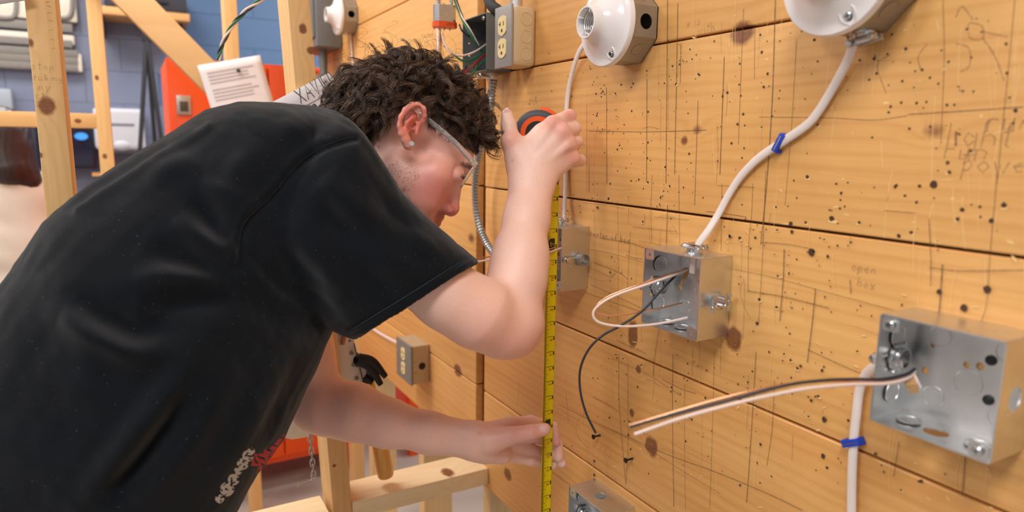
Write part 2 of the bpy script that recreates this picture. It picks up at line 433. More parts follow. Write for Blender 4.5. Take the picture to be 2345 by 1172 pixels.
V = [[(1172, 0), (1164, 60)], [(1530, 0), (1528, 180), (1527, 420)], [(1553, 8), (1551, 130), (1547, 400)], [(1561, 100), (1559, 190)],
     [(1705, 20), (1700, 110), (1692, 330)], [(1730, 60), (1729, 180)], [(1776, 0), (1770, 220), (1757, 420), (1744, 560)], [(1825, 90), (1815, 290), (1800, 470)],
     [(1725, 420), (1722, 490), (1716, 560), (1714, 668)], [(1755, 390), (1750, 520), (1745, 630), (1738, 740)], [(1797, 570), (1795, 640), (1787, 735)],
     [(2325, 0), (2312, 150), (2297, 300), (2285, 420)], [(2285, 395), (2270, 580), (2262, 690), (2248, 740)], [(2160, 0), (2163, 130), (2157, 330)],
     [(2128, 500), (2134, 590), (2133, 655)], [(2160, 605), (2155, 680), (2150, 740)], [(1948, 640), (1950, 672)], [(2190, 300), (2189, 335)],
     [(1415, 460), (1418, 540), (1417, 660), (1414, 740)], [(1495, 400), (1493, 480), (1494, 556)], [(1530, 470), (1527, 560)], [(1556, 400), (1557, 560)],
     [(1655, 420), (1654, 490), (1652, 575)], [(1445, 530), (1441, 600), (1438, 660)], [(1477, 490), (1478, 510)], [(1441, 475), (1440, 515)],
     [(1541, 810), (1540, 950), (1544, 1160)], [(1570, 880), (1569, 1000), (1570, 1165)], [(1587, 800), (1586, 860)], [(1636, 800), (1633, 990), (1627, 1165)],
     [(1732, 805), (1724, 960), (1712, 1150)], [(1775, 870), (1770, 980), (1757, 1066)], [(1418, 810), (1420, 930), (1434, 1110)], [(1438, 830), (1440, 1000), (1436, 1105)],
     [(1516, 720), (1503, 800), (1497, 860)], [(1297, 900), (1303, 965)], [(1350, 380), (1350, 440)], [(1390, 200), (1391, 420)], [(1345, 240), (1344, 440)],
     [(1870, 660), (1862, 740), (1850, 830)], [(2212, 1045), (2205, 1134)], [(2060, 1010), (2048, 1090)], [(1483, 180), (1482, 420)], [(1600, 230), (1592, 470)], [(1660, 130), (1650, 400)]]
for L in V: pline(L, rr_.choice([.0006, .0008, .0011, .0014]))
H = [[(1375, 545), (1440, 555), (1478, 568)], [(1348, 570), (1400, 580), (1475, 600)], [(1675, 615), (1760, 632), (1900, 670), (2050, 710)], [(1715, 666), (1800, 680), (1900, 705)],
     [(1355, 652), (1400, 672), (1470, 705)], [(1340, 668), (1400, 690), (1476, 716)], [(1740, 268), (1900, 270), (2000, 275), (2080, 265)], [(2080, 262), (2200, 255), (2345, 245)],
     [(1280, 925), (1350, 960), (1440, 1000), (1530, 1040), (1640, 1080), (1760, 1130), (1840, 1168)], [(1400, 985), (1480, 1025), (1560, 1075), (1650, 1130)],
     [(1400, 820), (1480, 855), (1560, 905)], [(1262, 1078), (1310, 1112)], [(1270, 940), (1330, 975)], [(1350, 300), (1480, 302), (1620, 298)], [(1500, 497), (1580, 503)],
     [(2026, 482), (2100, 488)], [(2128, 612), (2200, 620), (2345, 618)], [(1360, 600), (1420, 625), (1440, 640)], [(1450, 520), (1550, 530)], [(1850, 800), (1950, 845), (2010, 868)]]
for L in H: pline(L, rr_.choice([.0006, .0009]))
C = [[(1415, 600), (1405, 630), (1390, 642), (1365, 640), (1350, 630)], [(1416, 585), (1418, 615), (1400, 632), (1370, 620), (1350, 612)],
     [(1350, 940), (1322, 965), (1325, 1000), (1350, 1028)], [(1706, 640), (1696, 660), (1702, 690), (1720, 730)], [(2040, 125), (2010, 150), (2030, 215)],
     [(2225, 52), (2250, 60), (2252, 88), (2225, 88), (2218, 60), (2225, 52)], [(2250, 85), (2280, 130), (2300, 185)], [(2250, 72), (2310, 85)], [(2230, 45), (2205, 15), (2190, 40)],
     [(2125, 100), (2105, 130), (2110, 160)], [(2190, 100), (2220, 110), (2222, 150), (2200, 165)], [(1540, 515), (1552, 535), (1538, 534), (1538, 518)]]
for L in C: pline(L, .0009, faint_m)
FAR = [[(1130, 700), (1128, 800)], [(1190, 870), (1186, 930)], [(1165, 330), (1163, 540)], [(1228, 460), (1226, 560)], [(1155, 100), (1152, 250)]]
for k in range(46):
    x = rr_.gauss(1560, 230); y = rr_.uniform(40, 1000); L_ = rr_.uniform(30, 190)
    if x < 1330: continue
    ln = -.00008*(x-1350)
    pline([(x, y), (x+ln*L_*.5+rr_.uniform(-3, 3), y+L_*.5), (x+ln*L_, y+L_)], rr_.choice([.0004, .0006, .0008]), faint_m)
for k in range(18):
    x = rr_.gauss(1480, 120); y = rr_.gauss(600, 160); L_ = rr_.uniform(30, 120); s_ = (y-335)/(x-320)
    if x < 1330: continue
    pline([(x, y), (x+L_*.5, y+L_*.5*s_+rr_.uniform(-5, 5)), (x+L_, y+L_*s_+rr_.uniform(-4, 4))], rr_.choice([.0005, .0008]), rr_.choice([faint_m, pencil_m]))
for L in FAR: pline(L, .001, faint_m)
def wall_word(txt, px, py, h, seed, m=faint_m, w=.0011, ang=0.0):
    o = wp(px, py)
    ca, sa = math.cos(ang), math.sin(ang)
    for st in word(txt, h, seed=seed):
        strip(pb, [o+np.array([0, -(x*ca-y*sa), x*sa+y*ca]) for x, y in st], w, NX, m)
wall_word('switch', 1198, 242, .014, 1); wall_word('fixture', 1366, 307, .011, 2); wall_word('center of box', 1352, 540, .012, 3, pencil_m)
wall_word('light', 2165, 335, .022, 4); wall_word('run', 2162, 365, .02, 5); wall_word('power', 2205, 392, .018, 6); wall_word('x is', 1574, 62, .012, 7)
wall_word('open', 1952, 618, .010, 8); wall_word('box', 1965, 655, .010, 9); wall_word('with', 1600, 78, .012, 10); wall_word('run', 2260, 300, .02, 12)
o = pb.build('pencil_marks', None, wr); o['kind'] = 'stuff'
# nail holes and fresh chips
hb = MB(); cb = MB(); fb = MB()
def hole(px, py, rad):
    p = wp(px, py, .0012); n = 9; a = rr_.uniform(0, 6)
    hb.add([p+np.array([0, math.cos(a+k*6.283/n)*rad*rr_.uniform(.8, 1.2), math.sin(a+k*6.283/n)*rad*rr_.uniform(.8, 1.2)]) for k in range(n)], [tuple(range(n))])
    if rr_.random() < .35:
        q = wp(px, py, .00115)+np.array([0, rr_.uniform(-1, 1)*rad, -rad*.9]); L = rad*rr_.uniform(1, 2.2)
        cb.add([q+np.array([0, math.cos(k*.785)*L, math.sin(k*.785)*rad*.8*rr_.uniform(.5, 1.2)]) for k in range(8)], [tuple(range(8))])
for px, py, rad in [(1860, 577, .0055), (1906, 500, .0045), (1395, 455, .0035), (1370, 475, .003), (1812, 512, .004), (1889, 960, .0045), (1886, 1043, .004), (1440, 995, .0028),
                    (1362, 1055, .0035), (1362, 1087, .0035), (1695, 545, .003), (2209, 705, .005), (2272, 505, .003), (2262, 662, .005), (2153, 668, .0035), (1672, 540, .0025), (1815, 530, .003),
                    (1850, 405, .003), (2140, 422, .005), (2205, 480, .003), (2060, 540, .003), (2300, 470, .0035), (1735, 740, .003), (1740, 685, .003), (1120, 690, .003), (1143, 265, .003)]:
    hole(px, py, rad*.72)
clus = [(1400, 260, 90, 90, 34), (1330, 470, 60, 40, 26), (1420, 350, 90, 70, 30), (1520, 440, 110, 50, 34), (1640, 250, 160, 120, 40), (1900, 170, 200, 120, 40), (2150, 240, 170, 160, 46),
        (2000, 480, 260, 90, 40), (1800, 640, 160, 110, 44), (1700, 560, 90, 60, 18), (1430, 880, 90, 110, 30), (1600, 960, 170, 130, 40), (1850, 900, 180, 130, 36), (1700, 850, 200, 60, 30),
        (1560, 160, 90, 60, 26), (1380, 200, 60, 60, 18), (1160, 560, 30, 130, 14), (1300, 1050, 60, 60, 10), (1180, 700, 50, 80, 10), (2000, 1090, 200, 60, 16), (1240, 170, 50, 60, 10), (1440, 620, 60, 60, 16)]
for cx, cy, sx, sy, n in clus:
    for k in range(n):
        x, y = rr_.gauss(cx, sx*.6), rr_.gauss(cy, sy*.6)
        if x < 1130 or x > 2500: continue
        hole(x, y, rr_.choice([.0006, .0008, .0009, .0011, .0013, .0017]))
for k in range(105):
    x, y = rr_.uniform(1290, 2345), rr_.uniform(0, 1172); p = wp(x, y, .0009); L = rr_.choice([.0015, .002, .003, .004, .007]); a = rr_.gauss(0, .5); wd_ = rr_.uniform(.0005, .0017)
    dv = np.array([0, math.cos(a), math.sin(a)]); dw = np.array([0, -math.sin(a), math.cos(a)])
    cb.add([p-dv*L, p-dv*L*.3+dw*wd_, p+dv*L*.4+dw*wd_*.7, p+dv*L, p+dv*L*.3-dw*wd_*.6, p-dv*L*.5-dw*wd_*.5], [tuple(range(6))])
for k in range(130):
    x, y = rr_.uniform(1320, 2345), rr_.uniform(30, 1150); a = rr_.choice([1.5, 1.57, 1.4, .1, 1.62]); L = rr_.uniform(.02, .09)
    p = wp(x, y, .0008); q = p+np.array([0, math.cos(a)*L, math.sin(a)*L])
    strip(cb, [p, (p+q)/2+np.array([0, .001, 0]), q], rr_.uniform(.0002, .0005), NX)
o = hb.build('nail_holes', hole_m, wr); o['kind'] = 'stuff'
o = cb.build('wood_chips', fresh_m, wr); o['kind'] = 'stuff'

# --- timber stud partition beside the worker
E1 = empty('stud_partition', (.1, 1.28, 0), 'near timber stud partition frame with blocking, standing behind the worker', 'timber frame')
knot_st = [(tuple(ony(107, 242, 1.24)), (.010, .06, .012), .8), (tuple(ony(693, 66, 1.24)), (.006, .06, .008), .8), (tuple(ony(716, 116, 1.24)), (.010, .06, .006), .9),
           (tuple(ony(70, 98, 1.24)), (.004, .05, .006), .6), (tuple(ony(765, 1065, 1.24)), (.003, .05, .003), .9), (tuple(ony(92, 355, 1.24)), (.003, .05, .004), .7)]
post_m = wood('rough_spruce_post', lin(205, 152, 92), lin(238, 200, 142), 'z', 75, .8, .65, knot_st)
rail_m = wood('spruce_blocking', lin(226, 190, 140), lin(248, 228, 190), 'x', 45, .7, .6, [(tuple(onz(1025, 1089, .655)), (.012, .02, .02), .8)])
def lean_box(x0, x1, y0, y1, z0, z1, lean, mt, name, parent):
    b = MB().box2((x0, y0, z0), (x1, y1, z1), bev=.003)
    zc = z0; c = ((x0+x1)/2, (y0+y1)/2, (z0+z1)/2)
    b.v = [(x+lean*(z-zc), y, z) for x, y, z in b.v]
    return b.build(name, mt, parent, origin=c, smooth=30)
lean_box(.3375, .3755, 1.238, 1.327, 0, 2.44, -.0505, post_m, 'stud', E1)
lean_box(-.116, -.078, 1.238, 1.327, 0, 2.44, 0, post_m, 'stud', E1)
lean_box(-.478, -.440, 1.238, 1.327, 0, 2.44, 0, post_m, 'stud', E1)
MB().box2((.343, 1.238, .6245), (W-.0005, 1.327, .663), bev=.0025).build('blocking', rail_m, E1, origin=(.5, 1.28, .645), smooth=30)
b = MB().box2((-.077, 1.215, .622), (.295, 1.304, .660), bev=.0035)
b.build('blocking', rail_m, E1, origin=(.1, 1.25, .64), smooth=30)
MB().box2((-.8, 1.238, 2.44), (W, 1.327, 2.478), bev=.0025).build('top_plate', rail_m, E1, origin=(0, 1.28, 2.46), smooth=30)
MB().box2((-.8, 1.238, 0), (W, 1.327, .038), bev=.0025).build('sole_plate', rail_m, E1, origin=(0, 1.28, .02), smooth=30)
sb = MB(); pz = ony(90, 150, 1.2372)
def post_word(txt, px, py, h, seed):
    o = ony(px, py, 1.2372)
    for st in word(txt, h, seed=seed): strip(sb, [o+np.array([x, 0, y]) for x, y in st], .0007, np.array([0, -1., 0]))
post_word('stop', 72, 158, .011, 21); post_word('talking', 76, 183, .009, 22); post_word('my', 86, 206, .012, 23); post_word('st', 80, 226, .011, 24)
for k, yy in enumerate((5, 12, 30, 45, 70, 88, 112)):
    p = ony(104+k*2, yy, 1.2372); q = p+np.array([.006, 0, .002*(-1)**k]); strip(sb, [p, q], .0007, np.array([0, -1., 0]))
sb.build('pencil_marks', faint_m, E1)

# --- second partition frame further back
E2 = empty('stud_partition', (.1, 2.42, 0), 'rear timber stud frame with a diagonal brace, in front of the orange cabinet', 'timber frame')
fstud = wood('spruce_stud_rear', lin(212, 160, 96), lin(236, 194, 134), 'z', 55, .7, .6, [(tuple(ony(222, 178, 2.4)), (.005, .06, .007), .8), (tuple(ony(240, 358, 2.4)), (.006, .06, .008), .6)])
frail = wood('spruce_rail_rear', lin(206, 150, 88), lin(232, 188, 126), 'x', 55, .7, .6, [(tuple(ony(178, 277, 2.4)), (.008, .06, .006), .8)])
for x in (-.058, .318, .70):
    MB().box2((x-.019, 2.4, 0), (x+.019, 2.489, 2.44), bev=.002).build('stud', fstud, E2, origin=(x, 2.44, 1.2), smooth=30)
MB().box2((-.472, 2.4, 0), (-.434, 2.489, 2.44), bev=.002).build('stud', fstud, E2, origin=(-.45, 2.44, 1.2), smooth=30)
MB().box2((-.434, 2.402, 1.409), (-.077, 2.489, 1.452), bev=.002).build('rail', frail, E2, origin=(-.25, 2.44, 1.43), smooth=30)
MB().box2((-.039, 2.402, .60), (.299, 2.489, .638), bev=.002).build('rail', frail, E2, origin=(.1, 2.44, .62), smooth=30)
MB().box2((.337, 2.402, .60), (.681, 2.489, .638), bev=.002).build('rail', frail, E2, origin=(.5, 2.44, .62), smooth=30)
MB().box2((-.48, 2.402, 2.44), (.72, 2.489, 2.478), bev=.002).build('top_plate', frail, E2, origin=(.1, 2.44, 2.46), smooth=30)
a, c = ony(306, 0, 2.37), ony(467, 163, 2.37)
dv = unit(c-a); a = a-dv*.62; c = c+dv*.22
b = MB(); nv = np.array([0, -1., 0]); sv = np.cross(dv, nv)
R = np.stack([dv, nv, sv], 1)
b.box((a+c)/2+np.array([0, .012, 0]), (np.linalg.norm(c-a), .038, .089), R=R, bev=.002)
b.build('brace', wood('spruce_brace', lin(218, 172, 116), lin(238, 200, 146), 'x', 25, .5, .6), E2, origin=(a+c)/2, smooth=30)
# ================================================================ electrical practice work on the plank wall
t = NT('galvanised_steel'); c0 = t.coord('Object'); nz = t.noise(t.mapping(c0, (1, 1, 1)), 22, 4, .6); n2 = t.noise(c0, 260, 3, .6)
t.set(Base_Color=t.mix(nz, (.56, .57, .59), (.84, .84, .83)), Metallic=1.0, Roughness=t.math('MULTIPLY_ADD', n2, .22, .24)); galv = t.m
t = NT('dull_zinc'); c0 = t.coord('Object'); nz = t.noise(c0, 30, 4, .6); n2 = t.noise(t.mapping(c0, (4, 4, 120)), 6, 3, .6)
t.set(Base_Color=t.mix(nz, (.30, .28, .25), (.44, .41, .37)), Metallic=.75, Roughness=.5); t.bump(n2, .1, .0004); zincd = t.m
zinc = simple('bright_zinc', (.62, .64, .66), .25, 1.0, .15, 90)
gun = simple('grey_steel_paint', lin(120, 122, 122), .45, .35, .08, 30)
panel_grey = simple('panelboard_grey', lin(118, 120, 122), .5, .1, .06, 20)
beige = simple('beige_enamel', lin(214, 190, 150), .45, .15, .08, 40)
covr = simple('cover_plate_grey', lin(168, 168, 168), .38, .5, .08, 60)
ivory = simple('ivory_plastic', lin(236, 216, 160), .35)
dark = simple('dark_slot', (.012, .011, .01), .7)
blackp = simple('black_plastic', lin(30, 30, 34), .42)
wht_p = simple('white_porcelain_plastic', lin(236, 230, 230), .22, Coat_Weight=.3)
nm_m = simple('white_cable_jacket', lin(232, 218, 212), .42)
w_wire = simple('white_wire', lin(238, 214, 204), .38)
k_wire = simple('black_wire', lin(44, 44, 50), .38)
g_wire = simple('green_wire', lin(14, 112, 62), .38)
r_wire = simple('red_wire', lin(176, 20, 26), .38)
cu = simple('bare_copper', (.93, .50, .30), .25, 1.0)
kraft = simple('kraft_paper', lin(196, 152, 104), .8)
blue_p = simple('blue_plastic', lin(18, 66, 190), .4)
orange_p = simple('orange_vinyl', lin(240, 84, 22), .4)

class Fr:
    """frame fixed to the plank wall: a along the wall (away from camera), b up, c out of the wall"""
    def __init__(s, y, z, x=WALL): s.y, s.z, s.x = y, z, x
    def __call__(s, a, b, c): return np.array([s.x-c, s.y+a, s.z+b])
A_, B_, C_ = np.array([0, 1., 0]), np.array([0, 0, 1.]), np.array([-1., 0, 0])

def knockout(fr_o, n, r, e, mat, parent, pry=True):
    """stamped knock-out: a slightly sunk ring groove round a disc with a pry slot"""
    b = MB(); n = unit(n)
    b.lathe(fr_o, n, [(r*1.03, .0001), (r*1.02, .0008), (r*.97, .0008), (r*.94, .0002), (r*.5, .0002), (0.0005, .0002)], 24)
    return b.build('knockout', mat, parent, smooth=40)
def screw(o, n, r, h, parent, mat=None, name='screw', slot=True):
    n = unit(n); b = MB()
    b.lathe(o, n, [(r, 0), (r, h*.6), (r*.75, h), (.0003, h*1.02)], 14, mat=mat or zinc)
    if slot:
        e1 = unit(np.cross(n, [0.3, .2, 1])); e2 = np.cross(n, e1)
        for e in (e1, e2): b.tube([np.asarray(o)+n*h*.96-e*r*.6, np.asarray(o)+n*h*.96+e*r*.6], r*.13, 6, mat=dark)
    return b.build(name, None, parent, smooth=40)
def clamp_connector(o, n, side, parent, wide=.017):
    """two-screw cable clamp standing on a box face (o centre, n outward, side = direction across the cable)"""
    n = unit(n); side = unit(side); th = np.cross(n, side); o = np.asarray(o, float)
    e = empty('cable_clamp', o); par(e, parent)
    b = MB(); b.lathe(o, n, [(.0135, 0), (.0135, .002), (.0105, .0025), (.0100, .0065)], 20, e1=side)
    R = np.stack([side, th, n], 1)
    b.box(o+n*.0098+th*.0046, (wide*1.75, .0045, .0065), R=R, bev=.001); b.box(o+n*.0098-th*.0046, (wide*1.75, .0045, .0065), R=R, bev=.001)
    b.build('saddle', zinc, e, smooth=35)
    for s in (-1, 1):
        c = o+n*.0098+side*s*wide*.68
        q = MB(); q.cyl(c-th*.011, c+th*.012, .0019, 8); q.lathe(c-th*.0075, -th, [(.0036, 0), (.0036, .003), (.0026, .0042)], 12)
        q.build('clamp_screw', zinc, e, smooth=35)
    return e
def square_box(label, y, z, holes_top=(), holes_near=(), holes_bot=(), tabs=True, group='galvanised square boxes', mat=None, s=.1016, dep=.054, near_kn=True, name='square_junction_box', back_holes=True):
    """4 inch box; y, z = centre. near side faces the camera, open side faces away from the wall"""
    mat = mat or galv; f = Fr(y, z); h = s/2; e = empty(name, f(0, 0, 0), label, 'junction box', group)
    b = MB(); rr = .0105
    ch = .006
    # back
    bh = [circle((.012, .012), .0036, 10), circle((.001, .010), .0030, 10), circle((-.034, -.006), .0036, 10), circle((-.03, .02), .0022, 10)] if back_holes else []
    b.plate(f(0, 0, .0022), -A_, B_, [(-h, -h), (h, -h), (h, h), (-h, h)], bh)
    # near side (normal -A): coordinates (c, b)
    sd = [(0.0005, -h+ch*.7), (ch*.7, -h), (dep, -h), (dep, h), (ch*.7, h), (0.0005, h-ch*.7)]
    small = [circle((.036, .010), .0013, 8), circle((.036, -.012), .0013, 8)]
    b.plate(f(-h, 0, 0), C_, B_, sd, small+[circle(q, rr) for q in holes_near])
    b.plate(f(h, 0, 0), -C_, B_, [(-p[0], p[1]) for p in sd][::-1], [circle((-.04, .010), .0018, 8), circle((-.04, -.014), .0022, 8)])
    td = [(-h, 0.0005), (h, 0.0005), (h, dep), (-h, dep)]
    b.plate(f(0, h, 0), -A_, C_, [(p[0], p[1]) for p in td], [circle(q, rr) for q in holes_top]+[circle((.02, .046), .0016, 8)])
    b.plate(f(0, -h, 0), A_, C_, td, [circle(q, rr) for q in holes_bot]+[circle((-.012, .046), .0016, 8), circle((.015, .047), .0016, 8)])
    b.build('body', mat, e, smooth=25)
    # knockouts: outside of near side and top, inside of far side, back and bottom
    if near_kn:
        for q in ((.027, .028), (.027, -.029)): knockout(f(-h, q[1], q[0])-A_*.0, -A_, rr, None, mat, e)
    for q in (-.03, 0, .03):
        if all(abs(q+hh[0]) > .012 for hh in holes_top): knockout(f(q, h, .028), B_, rr, None, mat, e)
        if all(abs(q-hh[0]) > .012 for hh in holes_bot): knockout(f(q, -h+.0016, .028), B_, rr, None, mat, e)
    for q in (.028, -.028): knockout(f(h-.0016, q, .027), -A_, rr, None, mat, e)
    for q in ((.0, .0), (.03, .032), (-.03, .032), (.03, -.03), (-.03, -.03)):
        knockout(f(q[0]*.95-.004, q[1]*.95-.006 if q == (0, 0) else q[1]*.95, .0022), C_, rr*(1.15 if q == (0, 0) else .95), None, mat, e)
    if tabs:
        for sa, sb2 in ((1, 1), (-1, -1)):
            tb = MB(); o = f(sa*(h-.009), sb2*(h-.007), dep-.0006)
            tb.plate(o, -A_, B_, rrect(.016, .0135, .003), [circle((0, 0), .0022, 10)], t=.0014)
            tb.build('corner_ear', mat, e, smooth=30)
    return e, f
BX = {}
# box in the middle of the picture
e2, f2 = square_box('open square steel box with a looped white wire, between the tape and the right box', .5855+.0508, -.2364+EYE+.0508, holes_near=[(.026, -.003)])
clamp_connector(f2(-.012, .0508, .026), B_, A_, e2)
# side connector seen end-on (near face) and the lock nut of the far one
def side_connector(f, e, h=.0508, a=-1, b=-.003, c=.026):
    k = empty('side_connector', f(a*h, b, c)); par(k, e); n = A_*a
    q = MB(); o = f(a*h, b, c)
    q.lathe(o, n, [(.0100, -.003), (.0120, -.002), (.0120, .0012), (.0105, .0016), (.0098, .009), (.0086, .009), (.0086, -.003)], 24, closed=True); q.build('collar', zinc, k, smooth=35)
    q = MB(); cc = o+n*.011; q.box(cc+B_*-.0055, (.034, .005, .0022), R=np.stack([C_, n, B_], 1), bev=.0006); q.torus(cc, n, .0088, .0012, 14, 6, a0=0, a1=math.pi, e1=C_); q.build('strap', zinc, k, smooth=35)
    for s in (-1, 1):
        q = MB(); p = cc+C_*s*.0135; q.cyl(p-B_*.012, p+B_*.009, .0018, 8); q.lathe(p+B_*.006, B_, [(.0034, 0), (.0034, .0035), (.002, .0042)], 10); q.build('clamp_screw', zinc, k, smooth=35)
side_connector(f2, e2)
def locknut(f, e, h=.0508, b=-.004, c=.026, a=1):
    q = MB(); o = f(a*(h-.0017), b, c); n = -A_*a
    q.lathe(o, n, [(.0142, 0), (.0142, .003), (.0105, .0034), (.0105, .007), (.0088, .007), (.0088, 0)], 24, closed=True)
    for k in range(6):
        th = k*math.pi/3; d = C_*math.cos(th)+B_*math.sin(th); q.box(o+n*.0015+d*.0148, (.003, .004, .003), R=np.stack([d, np.cross(n, d), n], 1), bev=.0004)
    q.build('lock_nut', zinc, e, smooth=35)
    q = MB(); q.lathe(o+A_*a*.002, A_*a, [(.0088, 0), (.0088, .0004), (.0004, .0005)], 20); q.build('connector_bore', dark, e)
    q = MB(); oo = f(a*(h+.006), b, c); q.box(oo+C_*.017, (.012, .008, .011), bev=.002); q.lathe(oo+C_*.017+C_*.006, C_, [(.0045, 0), (.0045, .004), (.002, .005)], 12); q.build('clamp_lug', zinc, e, smooth=35)
locknut(f2, e2)
# box behind the tape blade
e1, f1 = square_box('square steel box partly hidden behind the yellow tape blade', .8895+.0508, 1.1925, holes_near=[(.020, .0)])
clamp_connector(f1(-.004, .0508, .028), B_, A_, e1)
q = MB(); q.lathe(f1(-.0508, 0, .018), -A_, [(.0115, -.002), (.0115, .001), (.0102, .0012), (.0102, .016), (.0086, .016), (.0086, -.002)], 24, closed=True); q.build('collar', zincd, e1, smooth=35)
q = MB(); q.box(f1(-.0508-.006, .0, .034), (.022, .003, .010), bev=.0006); q.lathe(f1(-.0508-.008, 0, .047), C_, [(.0048, 0), (.0048, .004), (.003, .0052)], 12); q.build('strap', zinc, e1, smooth=35)
# near box at the right edge
e3, f3 = square_box('nearest square steel box at the right edge with wires reaching out to the left', .2535+.0508, 1.1735, holes_near=[(.028, .0)], holes_bot=[(.004, .030)])
locknut(f3, e3, b=.006, c=.024)
screw(f3(.0508-.009, .0508-.007, .0545), C_, .0042, .003, e3); screw(f3(-.0508+.009, -.0508+.007, .0545), C_, .0042, .003, e3)
for aa, bb_ in ((-.020, .020), (-.022, -.016)):
    q = MB(); q.lathe(f3(aa, bb_, .0024), C_, [(.0046, 0), (.0046, .0012), (.0022, .0022), (.0004, .0016)], 14); q.build('mounting_screw', simple('black_screw_head', lin(26, 26, 28), .5), e3, smooth=40)
# box at the bottom edge
e5, f5 = square_box('square steel box dusted with sawdust at the bottom edge of the picture', .8475-.0508, .8185-.0508, holes_top=[(0.0, .028)])
locknut(f5, e5)
q = MB(); rr5 = random.Random(5)
for k in range(60):
    p = f5(rr5.uniform(-.045, .04), .0512, abs(rr5.gauss(.004, .012))+.001); q.box(p, (rr5.uniform(.0006, .002),)*2+(.0006,), bev=0)
o = q.build('sawdust', simple('sawdust', lin(226, 190, 140), .9), e5); o['kind'] = 'stuff'
# box far behind the worker's chin
e6, f6 = square_box('small steel box on the rear planks behind the worker\'s chin', 1.60, 1.245, group='galvanised square boxes', mat=zincd)
q = MB(); q.lathe(f6(-.0508, -.035, .03), -A_, [(.013, 0), (.012, .002), (.001, .0022)], 20); q.build('bushing', galv, e6, smooth=35)

# --- octagon boxes with keyless lampholders
def octbox(label, y, z, dep=.042, r=.0508, clamp_ang=None):
    f = Fr(y, z); e = empty('octagon_box', f(0, 0, 0), label, 'junction box', 'octagon boxes')
    rad = r/math.cos(math.pi/8); P = [(rad*math.cos(math.pi/8+k*math.pi/4), rad*math.sin(math.pi/8+k*math.pi/4)) for k in range(8)]
    b = MB(); b.plate(f(0, 0, .002), -A_, B_, P)
    for k in range(8):
        p0, p1 = P[k], P[(k+1) % 8]; L = math.hypot(p1[0]-p0[0], p1[1]-p0[1]); u = (-A_*(p1[0]-p0[0])+B_*(p1[1]-p0[1]))/L
        o = f(-p0[0], p0[1], .0)
        hs = [circle((L/2, dep*.48), .0105, 18)] if k in (7,) else []
        b.plate(o, u, C_, [(0, 0), (L, 0), (L, dep), (0, dep)], hs)
    b.build('body', zincd, e, smooth=25)
    for k in (5, 6, 0):
        p0, p1 = P[k], P[(k+1) % 8]; n = -A_*math.cos((k+1)*math.pi/4)+B_*math.sin((k+1)*math.pi/4)
        m = f(-(p0[0]+p1[0])/2, (p0[1]+p1[1])/2, dep*.5)
        if k != 5: knockout(m, n, .0095, None, zincd, e)
    if clamp_ang is not None:
        n = A_*math.cos(clamp_ang)+B_*math.sin(clamp_ang); clamp_connector(f(0, 0, .018)+n*r, n, np.cross(n, C_), e)
    return e, f
def lampholder(label, f, dep=.042, R=.058, h=.043):
    o = f(0, 0, dep); e = empty('lampholder', o, label, 'lampholder', 'white keyless lampholders')
    prof = [(.0545, 0), (R, .002), (R, .0075), (.0565, .0098), (.050, .0108), (.046, .0122), (.040, .0165), (.0325, .0215), (.0275, .026), (.0245, .031), (.0228, .036), (.0222, h-.0015), (.0215, h), (.0195, h), (.0188, h-.004), (.0188, h-.008), (.0182, .012), (.001, .011)]
    b = MB(); b.lathe(o, C_, prof, 64); b.build('base', wht_p, e, smooth=40)
    b = MB()
    for k in range(7): b.torus(o+C_*(h-.010-k*.0033), C_, .0158, .0016, 24, 8)
    b.build('screw_shell', simple('shell_aluminium', (.72, .70, .68), .3, .9), e, smooth=60)
    b = MB()
    for k in range(4):
        th = .5+k*math.pi/2; d = A_*math.cos(th)+B_*math.sin(th); b.box(o+C_*(h-.004)+d*.0178, (.006, .0016, .0075), R=np.stack([d, np.cross(C_, d), C_], 1), bev=.0004)
    b.build('rib', wht_p, e)
    for s in (1, -1):
        th = math.radians(-64 if s == 1 else 116); d = -A_*math.cos(th)+B_*math.sin(th); td = np.cross(C_, d)
        b = MB(); c = o+d*.043+C_*.0135
        # slotted screw boss: raised keyhole rim
        ring = []
        for k in range(24):
            a = 2*math.pi*k/24; ring.append(c+d*(math.cos(a)*.0125+ (0 if abs(math.cos(a)) < 2 else 0))+td*math.sin(a)*(.0065 if math.cos(a) < 0 else .0078)+C_*(-.0045*math.cos(a)))
        b.tube(ring+[ring[0]], .0013, 6, cap=False); b.build('screw_boss', wht_p, e, smooth=60)
        b = MB(); V = [c-C_*.0006+d*(math.cos(2*math.pi*k/20)*.0118)+td*math.sin(2*math.pi*k/20)*.0064+C_*(-.0048*math.cos(2*math.pi*k/20)) for k in range(20)]
        b.add(V, [tuple(range(20))]); b.add([v-C_*.0035 for v in V], [tuple(range(20))]); b.build('screw_recess', wht_p, e)
        b = MB(); V = [c+d*.0035+d*math.cos(2*math.pi*k/16)*.0056+td*math.sin(2*math.pi*k/16)*.0042+C_*(.0002-.0032*math.cos(2*math.pi*k/16)*.5-.0012) for k in range(16)]
        b.add(V, [tuple(range(16))]); b.build('screw_slot', dark, e)
        screw(c+d*.004-C_*.0018, unit(C_+d*.25), .0036, .0024, e)
    return e
eo1, fo1 = octbox('grey octagon box behind the lampholder above the worker\'s raised hand', .795, 1.545, .044)
lampholder('white keyless lampholder showing its threaded socket, above the raised hand', fo1, .044)
eo2, fo2 = octbox('grey octagon box behind the cut-off lampholder at the top right', .4325, 1.540, .050, clamp_ang=math.radians(-100))
lampholder('white keyless lampholder cut off by the top edge at the right', fo2, .050)
eo3, fo3 = octbox('grey octagon box behind the small lampholder beside the grey panel', 2.18, 1.768, .045)
lampholder('small blurred white lampholder at the top left of the plank wall', fo3, .045, h=.043)
q = MB(); q.sphere(fo3(-.01, -.0515, .028), .008); q.build('connector_screw', zinc, eo3, smooth=60)

